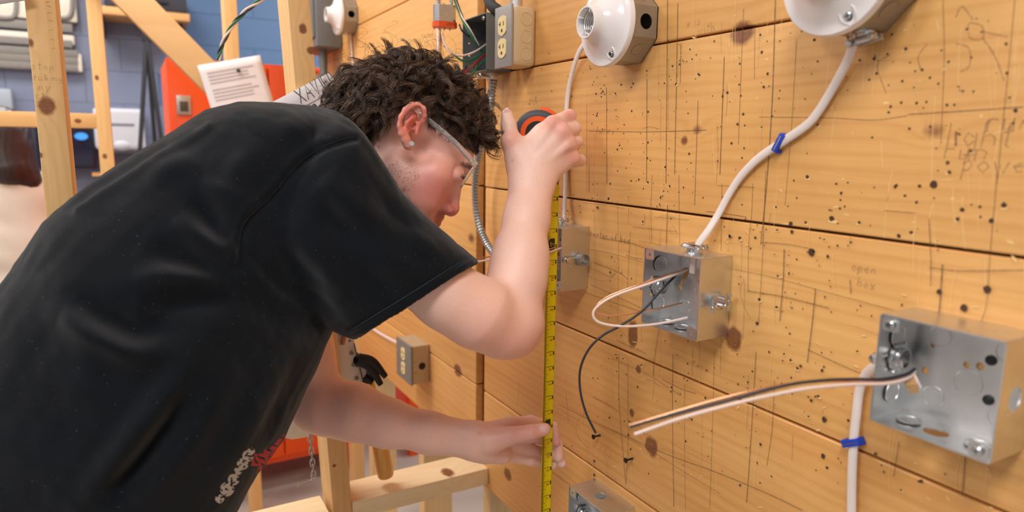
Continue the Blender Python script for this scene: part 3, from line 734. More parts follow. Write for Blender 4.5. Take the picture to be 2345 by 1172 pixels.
# --- white cables
def cable(name, label, pts, off=.006, w=.0105, th=.0052, X=WALL, extra=None, group='white cables on the plank wall', wires=()):
    P = []
    for p in pts:
        c = off if len(p) < 3 else p[2]
        P.append(onx(p[0], p[1], X-c))
    e = empty(name, P[0], label, 'cable', group)
    Q = catmull(P, 8); b = MB(); b.tube(Q, 1.0, 12, flat=(w/2, th/2), nrm=(-1., 0, 0)); b.build('jacket', nm_m, e, smooth=60)
    return e
def wire(nm, pts, r, mat, parent, n=8, k=8, ends=None):
    b = MB(); Q = catmull(pts, k); b.tube(Q, r, n, mat=mat)
    if ends is not None: b.tube(ends, r*.6, 8, mat=cu)
    return b.build(nm, None, parent, smooth=60)
cb1 = cable('white_cable', 'white flat cable running from the left lampholder down behind the raised hand', [(1352, 95, .018), (1335, 105, .016), (1318, 140, .012), (1303, 200), (1297, 255), (1296, 330), (1295, 420), (1292, 490, .014), (1291, 512, .026), (1290, 535, .028)])
cb2 = cable('white_cable', 'white flat cable sweeping diagonally from the top right lampholder to the middle box', [(1960, 72, .020), (1955, 95, .018), (1940, 140, .010), (1905, 205), (1872, 258), (1845, 288), (1790, 326), (1740, 360), (1702, 397), (1672, 440), (1645, 490, .010), (1620, 530, .020), (1601, 556, .026), (1590, 585, .026), (1585, 625, .026)])
cb3 = cable('white_cable', 'white flat cable hanging from the left side of the nearest box', [(2064, 836, .026), (2030, 832, .024), (2004, 840, .018), (1982, 860, .010), (1968, 895), (1961, 950), (1955, 1010), (1951, 1090), (1950, 1172), (1950, 1300), (1952, 1420)])
cb4 = cable('white_cable', 'white cable running straight down the rear planks behind the padlock', [(1000, -60), (1001, 0), (1003, 80), (1005, 165), (1012, 300), (1022, 430), (1026, 480)])
cb5 = cable('white_cable', 'white cable dropping from the small blurred lampholder', [(801, 62, .02), (803, 90), (808, 150), (816, 260), (830, 420)])
cb6 = cable('white_cable', 'white cable entering the outlet box on the rear planks below the sleeve', [(778, 690), (820, 728), (860, 757), (890, 775, .012), (912, 786, .022)])
# staples
def staple(label, px, py, ang):
    p = onx(px, py, WALL-.0065); e = empty('cable_staple', p, label, 'cable staple', 'blue insulated cable staples')
    d = A_*math.cos(ang)+B_*math.sin(ang); v = np.cross(C_, d); R = np.stack([d, v, C_], 1)
    b = MB(); b.box(p+C_*.0022, (.021, .0075, .0035), R=R, bev=.0008)
    for s in (-1, 1): b.box(p+d*s*.0095-C_*.003, (.0035, .0085, .0100), R=R, bev=.0008)
    b.build('saddle', blue_p, e, smooth=35)
    b = MB(); b.tube([p+d*-.0085-C_*.004, p+d*-.0085+C_*.0038, p+d*.0085+C_*.0038, p+d*.0085-C_*.004], .0009, 6); b.build('nail_wire', zinc, e)
staple('blue staple with a steel wire on the diagonal cable', 1785, 328, math.radians(118))
staple('blue staple on the cable below the nearest box', 1951, 1013, math.radians(152))
staple('small blue staple on the cable behind the worker\'s hair', 1004, 160, math.radians(175))
# conductors pulled out of the middle box
dB = .872
def DW(L): return [D(*p) for p in L]
wire('white_wire', DW([(1583, 612, .915), (1566, 622, .90), (1520, 638, .88), (1470, 655, .868), (1420, 672, .865), (1383, 690, .865), (1360, 712, .868), (1363, 731, .87), (1385, 742, .872), (1430, 747, .876), (1485, 744, .882), (1530, 737, .888), (1574, 727, .893)]), .0018, w_wire, cb2)
wire('copper_wire', DW([(1582, 614, .915), (1566, 618, .902), (1530, 628, .885), (1480, 646, .872), (1430, 663, .868), (1390, 680, .868), (1366, 700, .87), (1368, 716, .872), (1400, 722, .875), (1450, 717, .88), (1510, 706, .886), (1562, 694, .892)]), .00125, cu, cb2)
wire('black_wire', DW([(1580, 612, .915), (1556, 624, .90), (1520, 658, .888), (1470, 712, .878), (1420, 746, .876), (1380, 768, .878), (1348, 800, .882), (1329, 845, .888), (1329, 895, .894), (1342, 945, .90), (1364, 991, .905)]), .00165, k_wire, cb2)
b = MB(); P = DW([(1584, 606, .916), (1574, 620, .905), (1566, 640, .9), (1556, 658, .9)]); V = []
for i, p in enumerate(P):
    w = [.002, .004, .003, .0012][i]; V += [p-_rt*w, p+_rt*w]
b.add(V, [(2*i, 2*i+1, 2*i+3, 2*i+2) for i in range(3)]); o = b.build('paper_filler', kraft, cb2); o.modifiers.new('th', 'SOLIDIFY').thickness = .0005
# conductors out of the nearest box
wire('black_wire', DW([(2095, 845, .605), (2075, 857, .596), (2020, 868, .585), (1950, 868, .578), (1880, 871, .574), (1800, 882, .572), (1700, 908, .572), (1600, 934, .574), (1500, 960, .577), (1442, 977, .58)]), .0015, k_wire, cb3)
wire('white_wire', DW([(2095, 850, .605), (2078, 866, .597), (2030, 878, .586), (1950, 880, .578), (1850, 889, .573), (1750, 908, .571), (1650, 932, .572), (1550, 960, .575), (1453, 994, .58)]), .0016, w_wire, cb3)
wire('copper_wire', DW([(2095, 848, .606), (2070, 866, .599), (2000, 875, .589), (1900, 872, .582), (1800, 880, .578), (1730, 893, .576), (1640, 915, .577), (1540, 944, .579), (1441, 974, .583)]), .0011, cu, cb3)
b = MB(); P = DW([(2082, 852, .602), (2086, 880, .598), (2094, 900, .6)]); V = []
for i, p in enumerate(P):
    w = [.003, .0055, .004][i]; V += [p-_rt*w, p+_rt*w]
b.add(V, [(2*i, 2*i+1, 2*i+3, 2*i+2) for i in range(2)]); o = b.build('paper_filler', kraft, cb3); o.modifiers.new('th', 'SOLIDIFY').thickness = .0005
wire('jacket_flap', DW([(2088, 850, .604), (2100, 872, .600), (2108, 888, .600)]), .0016, nm_m, cb3)
# conductors of the box behind the tape, reaching left past the sleeve
wire('copper_wire', DW([(1290, 560, 1.09), (1240, 575, 1.05), (1180, 584, 1.03), (1120, 588, 1.04), (1070, 596, 1.06)]), .0011, cu, cb1)
wire('white_wire', DW([(1290, 566, 1.09), (1240, 582, 1.05), (1180, 590, 1.03), (1120, 595, 1.04), (1070, 603, 1.06)]), .0017, w_wire, cb1)

# --- receptacle box, grey open box, padlock, armoured cable
def handy(label, y0, zc, mat=None, dep=.048, wd_=.056, ht=.104, cov=None, x=WALL, kn=True, roundc=.012, small=False):
    f = Fr(y0+wd_/2, zc, x); e = empty('outlet_box', f(0, 0, 0), label, 'outlet box', 'boxes with duplex outlets')
    b = MB(); b.box(f(0, 0, dep/2), (dep, wd_, ht), bev=roundc if not small else .004, seg=4); b.build('body', mat, e, smooth=30)
    b = MB(); b.box(f(0, 0, dep+.003), (.006, wd_+.004, ht+.003), bev=.0025, seg=3); b.build('cover', cov, e, smooth=30)
    for s in (1, -1):
        o = f(0, s*.0195, dep+.006); q = empty('receptacle', o); par(q, e)
        P = [(max(-.0145, min(.0145, .0172*math.cos(2*math.pi*k/28)*1.06)), .0172*math.sin(2*math.pi*k/28)) for k in range(28)]
        b = MB(); b.plate(o+C_*.0016, -A_, B_, P, t=.0025); b.build('face', ivory, q, smooth=30)
        b = MB(); k = o+C_*.0018
        b.box(k+A_*.006+B_*.003, (.0006, .0016, .008)); b.box(k+A_*.0085+B_*.003, (.0006, .005, .0016)); b.box(k-A_*.006+B_*.003, (.0006, .0016, .0075)); b.box(k-B_*.0085, (.0006, .0042, .005)); b.build('slots', dark, q)
    screw(f(0, 0, dep+.0062), C_, .0026, .0016, e, slot=True)
    if kn:
        for s in (-1, 0, 1):
            knockout(f(-wd_/2, s*.030, dep*.45), -A_, .011, None, mat, e)
    return e, f
eh, fh = handy('beige outlet box with grey cover and two ivory receptacles at the top of the wall', 1.067, 1.566, beige, cov=covr)
q = MB(); q.cyl(fh(0, .05, .026), fh(0, .075, .026), .0115, 16); q.cyl(fh(0, .07, .026), fh(0, .9, .02), .0092, 16); q.build('conduit', galv, eh, smooth=35)
eh2, fh2 = handy('dusty outlet box with two receptacles low on the rear planks below the sleeve', 1.573, .807, wd_=.105, mat=simple('dusty_steel', lin(188, 168, 138), .6, .3, .12, 60), cov=simple('cover_dull', lin(140, 138, 134), .5, .4), kn=False, small=True)
q = MB(); q.lathe(fh2(-.0525, -.004, .022), -A_, [(.0095, 0), (.0095, .0006), (.0005, .0008)], 18); q.build('knockout_hole', dark, eh2)
for zz in (.01, -.02):
    q = MB(); q.lathe(fh2(-.0525, zz, .040), -A_, [(.0012, 0), (.0012, .0005), (.0002, .0006)], 8); q.build('screw_hole', dark, eh2)
eg, fg = square_box('grey painted open box full of loose coloured wires, left of the beige outlet box', 1.209, 1.566, group='galvanised square boxes', mat=gun, near_kn=False, name='wire_box', tabs=False)
screw(fg(-.042, .043, .0545), C_, .004, .003, eg); screw(fg(.042, -.043, .0545), C_, .004, .003, eg)
q = MB(); q.box(fg(-.03, -.059, .026), (.026, .020, .016), bev=.002); q.build('conduit_connector', zinc, eg, smooth=35)
q = MB(); q.cyl(fg(-.03, -.062, .034), fg(-.03, -.062, .062), .0035, 10); q.lathe(fg(-.03, -.062, .052), C_, [(.006, 0), (.006, .005), (.003, .006)], 12); q.build('connector_screw', zinc, eg, smooth=35)
# wires in the grey box
ew = empty('loose_wires', fg(0, 0, .03), 'bundle of green, white, black and red wires spilling from the grey box', 'wires')
wire('green_wire', DW([(1030, -40, 1.320), (1042, 5, 1.300), (1058, 45, 1.280), (1075, 75, 1.270), (1090, 98, 1.280), (1104, 118, 1.320)]), .0019, g_wire, ew)
wire('black_wire', DW([(1033, -40, 1.325), (1047, 5, 1.305), (1058, 35, 1.285), (1070, 65, 1.275), (1088, 92, 1.285), (1104, 120, 1.325)]), .0019, k_wire, ew)
wire('white_wire', DW([(1034, -20, 1.315), (1050, 20, 1.295), (1060, 42, 1.280), (1078, 70, 1.275), (1096, 104, 1.290)]), .0017, w_wire, ew)
wire('white_wire', DW([(1013, 82, 1.230), (1016, 96, 1.230), (1026, 114, 1.230), (1044, 126, 1.235), (1066, 126, 1.245), (1090, 117, 1.270), (1114, 101, 1.320)]), .0019, w_wire, ew)
wire('copper_end', DW([(1014, 68, 1.230), (1012, 76, 1.230), (1013, 83, 1.230)]), .0013, cu, ew)
wire('green_wire', DW([(1017, 104, 1.235), (1036, 122, 1.235), (1060, 139, 1.240), (1088, 133, 1.270), (1112, 116, 1.320)]), .0019, g_wire, ew)
wire('black_wire', DW([(1052, 56, 1.260), (1058, 70, 1.260), (1072, 82, 1.270), (1092, 84, 1.290), (1112, 77, 1.320)]), .0018, k_wire, ew)
wire('red_wire', DW([(1040, 190, 1.230), (1060, 170, 1.240), (1080, 153, 1.260), (1098, 137, 1.290), (1114, 122, 1.320)]), .0022, r_wire, ew)
wire('green_wire', DW([(1066, 175, 1.260), (1078, 173, 1.260), (1087, 164, 1.265), (1092, 150, 1.280), (1096, 140, 1.310)]), .0019, g_wire, ew)
wire('green_wire', DW([(1092, 142, 1.290), (1100, 148, 1.290), (1110, 140, 1.300), (1114, 132, 1.320)]), .0019, g_wire, ew)
# padlock
pc = D(1018, 36, 1.30); e = empty('padlock', pc, 'laminated steel padlock with orange bumper hanging in front of the rear planks', 'padlock')
u = unit(_rt*.8+_fw*.35); u[2] = 0; u = unit(u); n_ = np.cross(u, B_)
R = np.stack([u, -n_, B_], 1)
def octp(w, d, c): return [(w/2, -d/2+c), (w/2, d/2-c), (w/2-c, d/2), (-w/2+c, d/2), (-w/2, d/2-c), (-w/2, -d/2+c), (-w/2+c, -d/2), (w/2-c, -d/2)]
for k in range(11):
    b = MB(); b.plate(pc+B_*(-.012+k*.0031), u, -n_, octp(.043, .024, .007), t=.0027); b.build('lamination', zinc, e, smooth=20)
b = MB(); b.plate(pc+B_*-.0125, u, -n_, octp(.047, .028, .008), t=.010); b.build('bumper', orange_p, e, smooth=20)
b = MB(); P = [pc+u*.0135+B_*.02, pc+u*.0135+B_*.055]+[pc+u*.0135*math.cos(a)+B_*(.055+.0135*math.sin(a)) for a in np.linspace(.3, 2.84, 8)]+[pc-u*.0135+B_*.055, pc-u*.0135+B_*.02]
b.tube(P, .0036, 12); b.build('shackle', zinc, e, smooth=60)
b = MB()
for k in range(8): b.sphere(pc+u*(-.019+.0054*k)-n_*(-.009 if k % 2 else .009)-B_*.024, .0018, 8, 6)
for k in range(6): b.sphere(pc+u*(-.016+.0064*k)-n_*(.006 if k % 2 else -.006)+B_*.0215, .0018, 8, 6)
b.build('rivet', zinc, e, smooth=60)
tx = bpy.data.curves.new('bumper_lettering', 'FONT'); tx.body = 'LQYN'; tx.size = .0065; tx.align_x = 'CENTER'
ob = bpy.data.objects.new('bumper_lettering', tx); COL.objects.link(ob); dg = bpy.context.evaluated_depsgraph_get()
me = bpy.data.meshes.new_from_object(ob.evaluated_get(dg)); bpy.data.objects.remove(ob); ob = bpy.data.objects.new('bumper_lettering', me); COL.objects.link(ob); me.materials.append(dark)
ob.matrix_world = Matrix(np.block([[np.stack([u, B_, n_], 1), (pc+u*.008-B_*.0195+n_*.0144).reshape(3, 1)], [np.zeros((1, 3)), np.ones((1, 1))]]).tolist()); mw = ob.matrix_world.copy()
for v in me.vertices: v.co = mw @ v.co
ob.matrix_world = Matrix.Identity(4); par(ob, e)
# armoured flexible cable
P = catmull([fg(-.03, -.06, .026), onx(1126, 215, WALL-.026), onx(1122, 260, WALL-.03), onx(1106, 320, WALL-.035), onx(1092, 380, WALL-.036), onx(1088, 440, WALL-.034), onx(1094, 500, WALL-.032), onx(1110, 548, WALL-.03), onx(1135, 585, WALL-.03), onx(1175, 622, WALL-.032), onx(1215, 628, WALL-.03), f1(.0515, -.02, .026)], 40)
# resample evenly and ripple the radius for the interlocked strip
Pn = np.array(P); s = np.concatenate([[0], np.cumsum(np.linalg.norm(np.diff(Pn, axis=0), axis=1))]); n_s = int(s[-1]/.0011)
ss = np.linspace(0, s[-1], n_s); Pn = np.stack([np.interp(ss, s, Pn[:, k]) for k in range(3)], 1)
rad = [.0064+.0013*(1 if (x/.0068) % 1 < .68 else -1) for x in ss]
b = MB(); b.tube(list(Pn), rad, 12); tag(b.build('armoured_cable', simple('armour_strip', (.42, .43, .44), .42, .85), smooth=25), 'grey spiral-armoured flexible cable curving down from the grey box', 'cable')
# black cable at the top beside the outlet box
b = MB(); b.tube(catmull([onx(1105, -60, WALL-.05), onx(1122, 5, WALL-.045), onx(1138, 22, WALL-.035), onx(1148, 30, WALL-.02)], 8), .0105, 14); tag(b.build('rubber_cord', simple('dark_rubber', lin(70, 70, 74), .6), smooth=60), 'thick dark rubber cord entering the top of the grey box', 'cord')
# drywall screws half driven
blk_s = simple('black_phosphate', lin(40, 38, 38), .45, .5)
for lab, px, py in (('black screw half driven into the planks below the hanging black wire', 1359, 1000), ('black screw half driven into the planks above the bottom box', 1433, 1054)):
    p = onx(px, py, WALL-.014); b = MB()
    b.lathe(p, C_, [(.0012, -.016), (.0019, -.0135), (.0014, -.012), (.0019, -.0105), (.0014, -.009), (.0018, -.0075), (.0014, -.006), (.0016, -.004), (.0042, 0), (.0042, .0007), (.0015, .0008), (.0004, 0)], 12)
    tag(b.build('drywall_screw', blk_s, smooth=30), lab, 'screw', 'half driven screws')

# --- panelboard and small grey box further along
e = empty('panelboard', (WALL-.04, 2.5, 1.9), 'grey steel electrical panelboard behind the small lampholder', 'electrical panel')
pA, pB = onx(786, 124, WALL-.0), onx(786, 60, WALL)
MB().box2((WALL-.085, 2.31, 1.690), (WALL-.002, 2.58, 2.35), bev=.004).build('enclosure', panel_grey, e, smooth=30)
MB().box2((WALL-.092, 2.33, 1.72), (WALL-.084, 2.56, 2.33), bev=.003).build('door', panel_grey, e, smooth=30)
MB().cyl((WALL-.045, 2.40, 1.69), (WALL-.045, 2.40, 1.60), .014).build('conduit', gun, e, smooth=40)
e = empty('grey_switch_box', (WALL-.04, 2.42, 1.5), 'small grey switch box under the panelboard behind the hair', 'electrical box')
MB().box2((WALL-.085, 2.32, 1.44), (WALL-.002, 2.47, 1.60), bev=.004).build('enclosure', simple('taupe_steel', lin(128, 120, 108), .55, .2), e, smooth=30)
MB().box2((WALL-.090, 2.34, 1.46), (WALL-.084, 2.45, 1.58), bev=.002).build('cover', gun, e, smooth=30)
b = MB().box2((WALL, 2.205, 1.3), (WALL+.019, 2.60, 2.44)); b.build('backboard', plank_far_m, wr, origin=(WALL, 2.4, 1.8))
# ================================================================ organic modelling: smooth-blended signed distance shapes
def cone(a, b, ra, rb, k=.01, neg=False):
    a = np.asarray(a, float); b = np.asarray(b, float); L = np.linalg.norm(b-a)
    def f(P):
        ba = b-a; t = np.clip(((P-a)@ba)/max(L*L, 1e-9), 0, 1)
        return np.linalg.norm(P-a-t[..., None]*ba, axis=-1)-(ra+(rb-ra)*t)
    return dict(f=f, c=(a+b)/2, r=L/2+max(ra, rb), k=k, neg=neg)
def ell(c, R, rad, k=.01, neg=False):
    c = np.asarray(c, float); R = np.asarray(R, float); rad = np.asarray(rad, float)
    def f(P):
        q = (P-c)@R; k0 = np.linalg.norm(q/rad, axis=-1); k1 = np.linalg.norm(q/(rad*rad), axis=-1)
        return k0*(k0-1.0)/np.maximum(k1, 1e-6)
    return dict(f=f, c=c, r=rad.max(), k=k, neg=neg)
def sdf_eval(prims, nodes, cen, hd):
    """nodes (nb, m, 3); cen (nb, 3) block centres, hd half diagonal"""
    d = np.full(nodes.shape[:2], .05)
    for p in prims:
        m = np.linalg.norm(cen-p['c'], axis=1) < p['r']+hd+2*p['k']+.004
        if not m.any(): continue
        v = p['f'](nodes[m]); o = d[m]; k = p['k']
        if p['neg']:
            h = np.maximum(k-np.abs(o+v), 0)/k; d[m] = np.maximum(o, -v)+h*h*k*.25
        else:
            h = np.maximum(k-np.abs(o-v), 0)/k; d[m] = np.minimum(o, v)-h*h*k*.25
    return d
def sdf_mesh(prims, h, B=8, smooth=2):
    lo = np.min([p['c']-p['r'] for p in prims if not p['neg']], axis=0)-.02
    hi = np.max([p['c']+p['r'] for p in prims if not p['neg']], axis=0)+.02
    nb = np.ceil((hi-lo)/(h*B)).astype(int); N = nb*B+2
    I = np.stack(np.meshgrid(*[np.arange(n) for n in nb], indexing='ij'), -1).reshape(-1, 3)
    cen = lo+(I+.5)*h*B; hd = h*B*math.sqrt(3)/2
    d = sdf_eval(prims, cen[:, None, :], cen, hd)[:, 0]
    keep = np.abs(d) < hd*1.25+h; I = I[keep]; cen = cen[keep]
    loc = np.stack(np.meshgrid(*[np.arange(B+1)]*3, indexing='ij'), -1).reshape(-1, 3)
    V = np.empty((len(I), len(loc)))
    for s in range(0, len(I), 1500):
        nd = lo+(I[s:s+1500, None, :]*B+loc[None])*h
        V[s:s+1500] = sdf_eval(prims, nd, cen[s:s+1500], hd)
    V = V.reshape(len(I), B+1, B+1, B+1)
    off = [(i, j, k) for i in (0, 1) for j in (0, 1) for k in (0, 1)]
    S = np.stack([V[:, i:B+i, j:B+j, k:B+k] for i, j, k in off], -1)
    neg = S < 0; act = neg.any(-1) & ~neg.all(-1)
    b, x, y, z = np.nonzero(act); cv = S[b, x, y, z]; cell = I[b]*B+np.stack([x, y, z], 1)
    offs = np.array(off, float); acc = np.zeros((len(b), 3)); cnt = np.zeros(len(b))
    for p in range(8):
        for q in range(p+1, 8):
            if np.abs(offs[p]-offs[q]).sum() != 1: continue
            s0, s1 = cv[:, p], cv[:, q]; m = (s0 < 0) != (s1 < 0)
            t = np.where(m, s0/np.where(m, s0-s1, 1), 0)
            acc += np.where(m[:, None], offs[p]+(offs[q]-offs[p])*t[:, None], 0); cnt += m
    verts = lo+(cell+acc/cnt[:, None])*h
    key = (cell[:, 0]*N[1]+cell[:, 1])*N[2]+cell[:, 2]
    order = np.argsort(key); ks = key[order]
    def find(c):
        k = (c[:, 0]*N[1]+c[:, 1])*N[2]+c[:, 2]; i = np.searchsorted(ks, k); i = np.minimum(i, len(ks)-1)
        return np.where(ks[i] == k, order[i], -1)
    faces = []
    idx = {o: i for i, o in enumerate(off)}
    for ax in range(3):
        o = [0, 0, 0]; o[ax] = 1; s0 = cv[:, 0] < 0; s1 = cv[:, idx[tuple(o)]] < 0; m = np.nonzero(s0 != s1)[0]
        u, v = (ax+1) % 3, (ax+2) % 3; du = np.zeros(3, int); du[u] = 1; dv = np.zeros(3, int); dv[v] = 1
        c = cell[m]; q = np.stack([m, find(c-du), find(c-du-dv), find(c-dv)], 1); ok = (q >= 0).all(1); q = q[ok]
        fl = s0[m][ok]; q[~fl] = q[~fl][:, ::-1]; faces.append(q)
    F = np.concatenate(faces)
    E = np.concatenate([F[:, [0, 1]], F[:, [1, 2]], F[:, [2, 3]], F[:, [3, 0]]])
    for it in range(smooth*2):
        a = np.zeros_like(verts); n = np.zeros(len(verts))
        np.add.at(a, E[:, 0], verts[E[:, 1]]); np.add.at(a, E[:, 1], verts[E[:, 0]]); np.add.at(n, E[:, 0], 1); np.add.at(n, E[:, 1], 1)
        lam = .5 if it % 2 == 0 else -.48
        verts = verts+lam*(a/np.maximum(n, 1)[:, None]-verts)
    return verts, F
def np_mesh(name, V, F, mat, parent=None, col=None, smooth=True):
    me = bpy.data.meshes.new(name); n = F.shape[1]
    me.vertices.add(len(V)); me.vertices.foreach_set('co', V.astype(np.float32).ravel())
    me.loops.add(len(F)*n); me.loops.foreach_set('vertex_index', F.astype(np.int32).ravel())
    me.polygons.add(len(F)); me.polygons.foreach_set('loop_start', np.arange(0, len(F)*n, n, dtype=np.int32)); me.polygons.foreach_set('loop_total', np.full(len(F), n, np.int32))
    if smooth: me.polygons.foreach_set('use_smooth', np.ones(len(F), bool))
    me.update(calc_edges=True); me.validate()
    if mat: me.materials.append(mat)
    if col is not None:
        a = me.color_attributes.new('Col', 'FLOAT_COLOR', 'POINT'); a.data.foreach_set('color', np.concatenate([col, np.ones((len(col), 1))], 1).astype(np.float32).ravel())
    o = bpy.data.objects.new(name, me); COL.objects.link(o)
    if parent is not None: par(o, parent)
    return o
def vnormals(V, F):
    n = np.cross(V[F[:, 2]]-V[F[:, 0]], V[F[:, 3]]-V[F[:, 1]]) if F.shape[1] == 4 else np.cross(V[F[:, 1]]-V[F[:, 0]], V[F[:, 2]]-V[F[:, 0]])
    a = np.zeros_like(V)
    for k in range(F.shape[1]): np.add.at(a, F[:, k], n)
    return a/np.maximum(np.linalg.norm(a, axis=1), 1e-12)[:, None]
def poly_dist(X, Y, P):
    """distance from picture points to a polyline"""
    d = np.full(X.shape, 1e9)
    for (x0, y0), (x1, y1) in zip(P[:-1], P[1:]):
        dx, dy = x1-x0, y1-y0; t = np.clip(((X-x0)*dx+(Y-y0)*dy)/(dx*dx+dy*dy+1e-9), 0, 1)
        d = np.minimum(d, np.hypot(X-x0-t*dx, Y-y0-t*dy))
    return d
def in_poly(X, Y, P):
    r = np.zeros(X.shape, bool); j = len(P)-1
    for i in range(len(P)):
        (xi, yi), (xj, yj) = P[i], P[j]
        r ^= ((yi > Y) != (yj > Y)) & (X < (xj-xi)*(Y-yi)/((yj-yi) or 1e-9)+xi); j = i
    return r

# ================================================================ the worker
HV = unit(ray(985, 370)); HR = unit(_rt-HV*np.dot(HV, _rt)); HD = np.cross(HV, HR)      # head side axis (away), picture right, picture down
def ax2(deg):
    t_ = math.radians(deg); a = HR*math.cos(t_)+HD*math.sin(t_); b = -HR*math.sin(t_)+HD*math.cos(t_)
    return np.stack([a, b, HV], 1)
def px(r, d=1.0): return r*d/FPX
def Ce(x0, y0, d0, r0, x1, y1, d1, r1, k=.010, neg=False): return cone(D(x0, y0, d0), D(x1, y1, d1), r0, r1, k, neg)
def El(x, y, d, deg, r1, r2, r3, k=.012, neg=False): return ell(D(x, y, d), ax2(deg), (px(r1, d), px(r2, d), r3), k, neg)
HM = 1.0
body = []
# torso core and neck (under the shirt)
body += [Ce(700, 500, .97, .08, 430, 640, .92, .09, .03), Ce(430, 640, .92, .09, 230, 860, .87, .08, .03), Ce(230, 860, .87, .08, 20, 1240, .83, .085, .03),
         Ce(730, 470, .86, .05, 740, 470, 1.10, .05, .04), Ce(880, 380, 1.0, .056, 760, 450, .985, .060, .03), Ce(915, 420, 1.0, .040, 820, 470, .99, .050, .03)]
# skull and face
body += [El(935, 272, HM, 20, 150, 112, .074, .02), El(1028, 335, HM, 60, 62, 56, .060, .02), El(992, 398, HM, 120, 100, 60, .054, .015),
         Ce(994, 402, .957, .026, 972, 452, .962, .025, .016), Ce(994, 402, 1.043, .026, 972, 452, 1.038, .025, .016),
         Ce(918, 380, .952, .020, 944, 535, .988, .020, .02), Ce(918, 380, 1.048, .020, 944, 535, 1.012, .020, .02),
         Ce(940, 420, .963, .034, 944, 475, .972, .029, .02), Ce(940, 420, 1.037, .034, 944, 475, 1.028, .029, .02),
         Ce(952, 548, .99, .016, 952, 548, 1.01, .016, .015), Ce(900, 470, 1.0, .045, 945, 520, 1.0, .03, .03),
         El(960, 497, HM, 112, 48, 26, .034, .014),
         Ce(1062, 380, .972, .0075, 1066, 376, 1.0, .009, .012), Ce(1066, 376, 1.0, .009, 1062, 380, 1.028, .0075, .012)]
for s in (-1, 1):   # eye sockets, lids
    body += [El(1060, 404, HM+s*.036, 30, 21, 17, .019, .010, True), El(1042, 399, HM+s*.031, 0, 18.5, 18.5, .0132, .003)]
    body += [Ce(1040, 385, HM+s*.034, .0045, 1058, 395, HM+s*.030, .0035, .005)]
# nose, lips
body += [Ce(1052, 404, HM, .0062, 1037, 472, HM, .0088, .010), Ce(1035, 479, HM, .0100, 1033, 481, HM, .0098, .006)]
for s in (-1, 1):
    body += [Ce(1021, 474, HM+s*.0125, .0084, 1027, 481, HM+s*.0115, .0076, .003), El(1030, 490, HM+s*.0125, 25, 8, 3.6, .0045, .002, True)]
body += [El(998, 480, HM, 110, 24, 17, .026, .010)]
for s in (-1, 1):
    body += [Ce(1007, 497, HM, .0066, 995, 484, HM+s*.021, .0040, .0015), Ce(1000, 510, HM, .0068, 992, 491, HM+s*.021, .0040, .0015)]
body += [El(988, 515, HM, 90, 10, 9, .016, .008)]
# ears (near ear in full, far ear the same mirrored in depth)
for s in (-1, 1):
    def ed(q): return HM+s*(1-q)*1.0
    def ear(x, y, q): return (x, y, ed(q)) if s < 0 else (x*.985+14.5, y*.985+4.5, ed(q))
    eb = .925
    def EC(p, r0, q, r1, k=.004, neg=False): return Ce(*ear(*p), r0, *ear(*q), r1, k, neg)
    body += [EC((941, 300, .932), .008, (952, 262, .932), .010, .008)]
    P = [(948, 296, .918), (958, 287, .915), (968, 277, .912), (973, 264, .908), (969, 249, .903), (957, 240, .900), (943, 241, .897), (929, 251, .895), (919, 268, .894), (915, 288, .896), (918, 306, .900), (925, 320, .905), (931, 332, .910)]
    R_ = [.0022, .0026, .003, .0034, .0038, .004, .004, .004, .0038, .0036, .0036, .004, .0045]
    body += [EC(P[i], R_[i], P[i+1], R_[i+1], .003) for i in range(len(P)-1)]
    body += [EC((933, 325, .913), .0058, (937, 335, .914), .0052, .006), EC((928, 300, .912), .006, (943, 265, .912), .0075, .008), EC((927, 302, .905), .0030, (933, 282, .903), .0032, .004),
             EC((933, 282, .903), .0032, (944, 268, .906), .0026, .004), EC((926, 300, .904), .0032, (934, 316, .908), .0032, .004), EC((951, 296, .912), .0045, (952, 304, .914), .0038, .004)]
    if s < 0: body += [El(945, 289, .902, -60, 15, 10, .014, .004, True), El(956, 259, .898, -75, 15, 9, .0075, .004, True), El(922, 280, .893, -75, 17, 2.6, .0032, .003, True), El(947, 302, .908, -60, 5, 4, .008, .003, True)]
# right arm
body += [Ce(730, 470, .845, .055, 900, 580, .862, .047, .02), Ce(900, 580, .862, .047, 1030, 680, .882, .0425, .02), Ce(1030, 680, .882, .0425, 1100, 722, .898, .0435, .02), Ce(1100, 718, .898, .046, 1152, 757, .915, .0345, .02),
         Ce(1150, 758, .918, .034, 1178, 752, .925, .034, .02), Ce(1184, 770, .93, .024, 1190, 740, .93, .03, .02),
         Ce(1172, 735, .925, .036, 1184, 640, .948, .0385, .02), Ce(1184, 640, .948, .0385, 1192, 585, .962, .037, .02), Ce(1192, 585, .962, .037, 1204, 500, .982, .030, .02),
         Ce(1196, 505, .982, .027, 1204, 412, 1.005, .0235, .015), Ce(1216, 505, .984, .027, 1233, 415, 1.007, .0235, .015), Ce(1204, 412, 1.005, .0235, 1207, 385, 1.01, .021, .015), Ce(1233, 415, 1.007, .0235, 1238, 395, 1.012, .020, .015)]
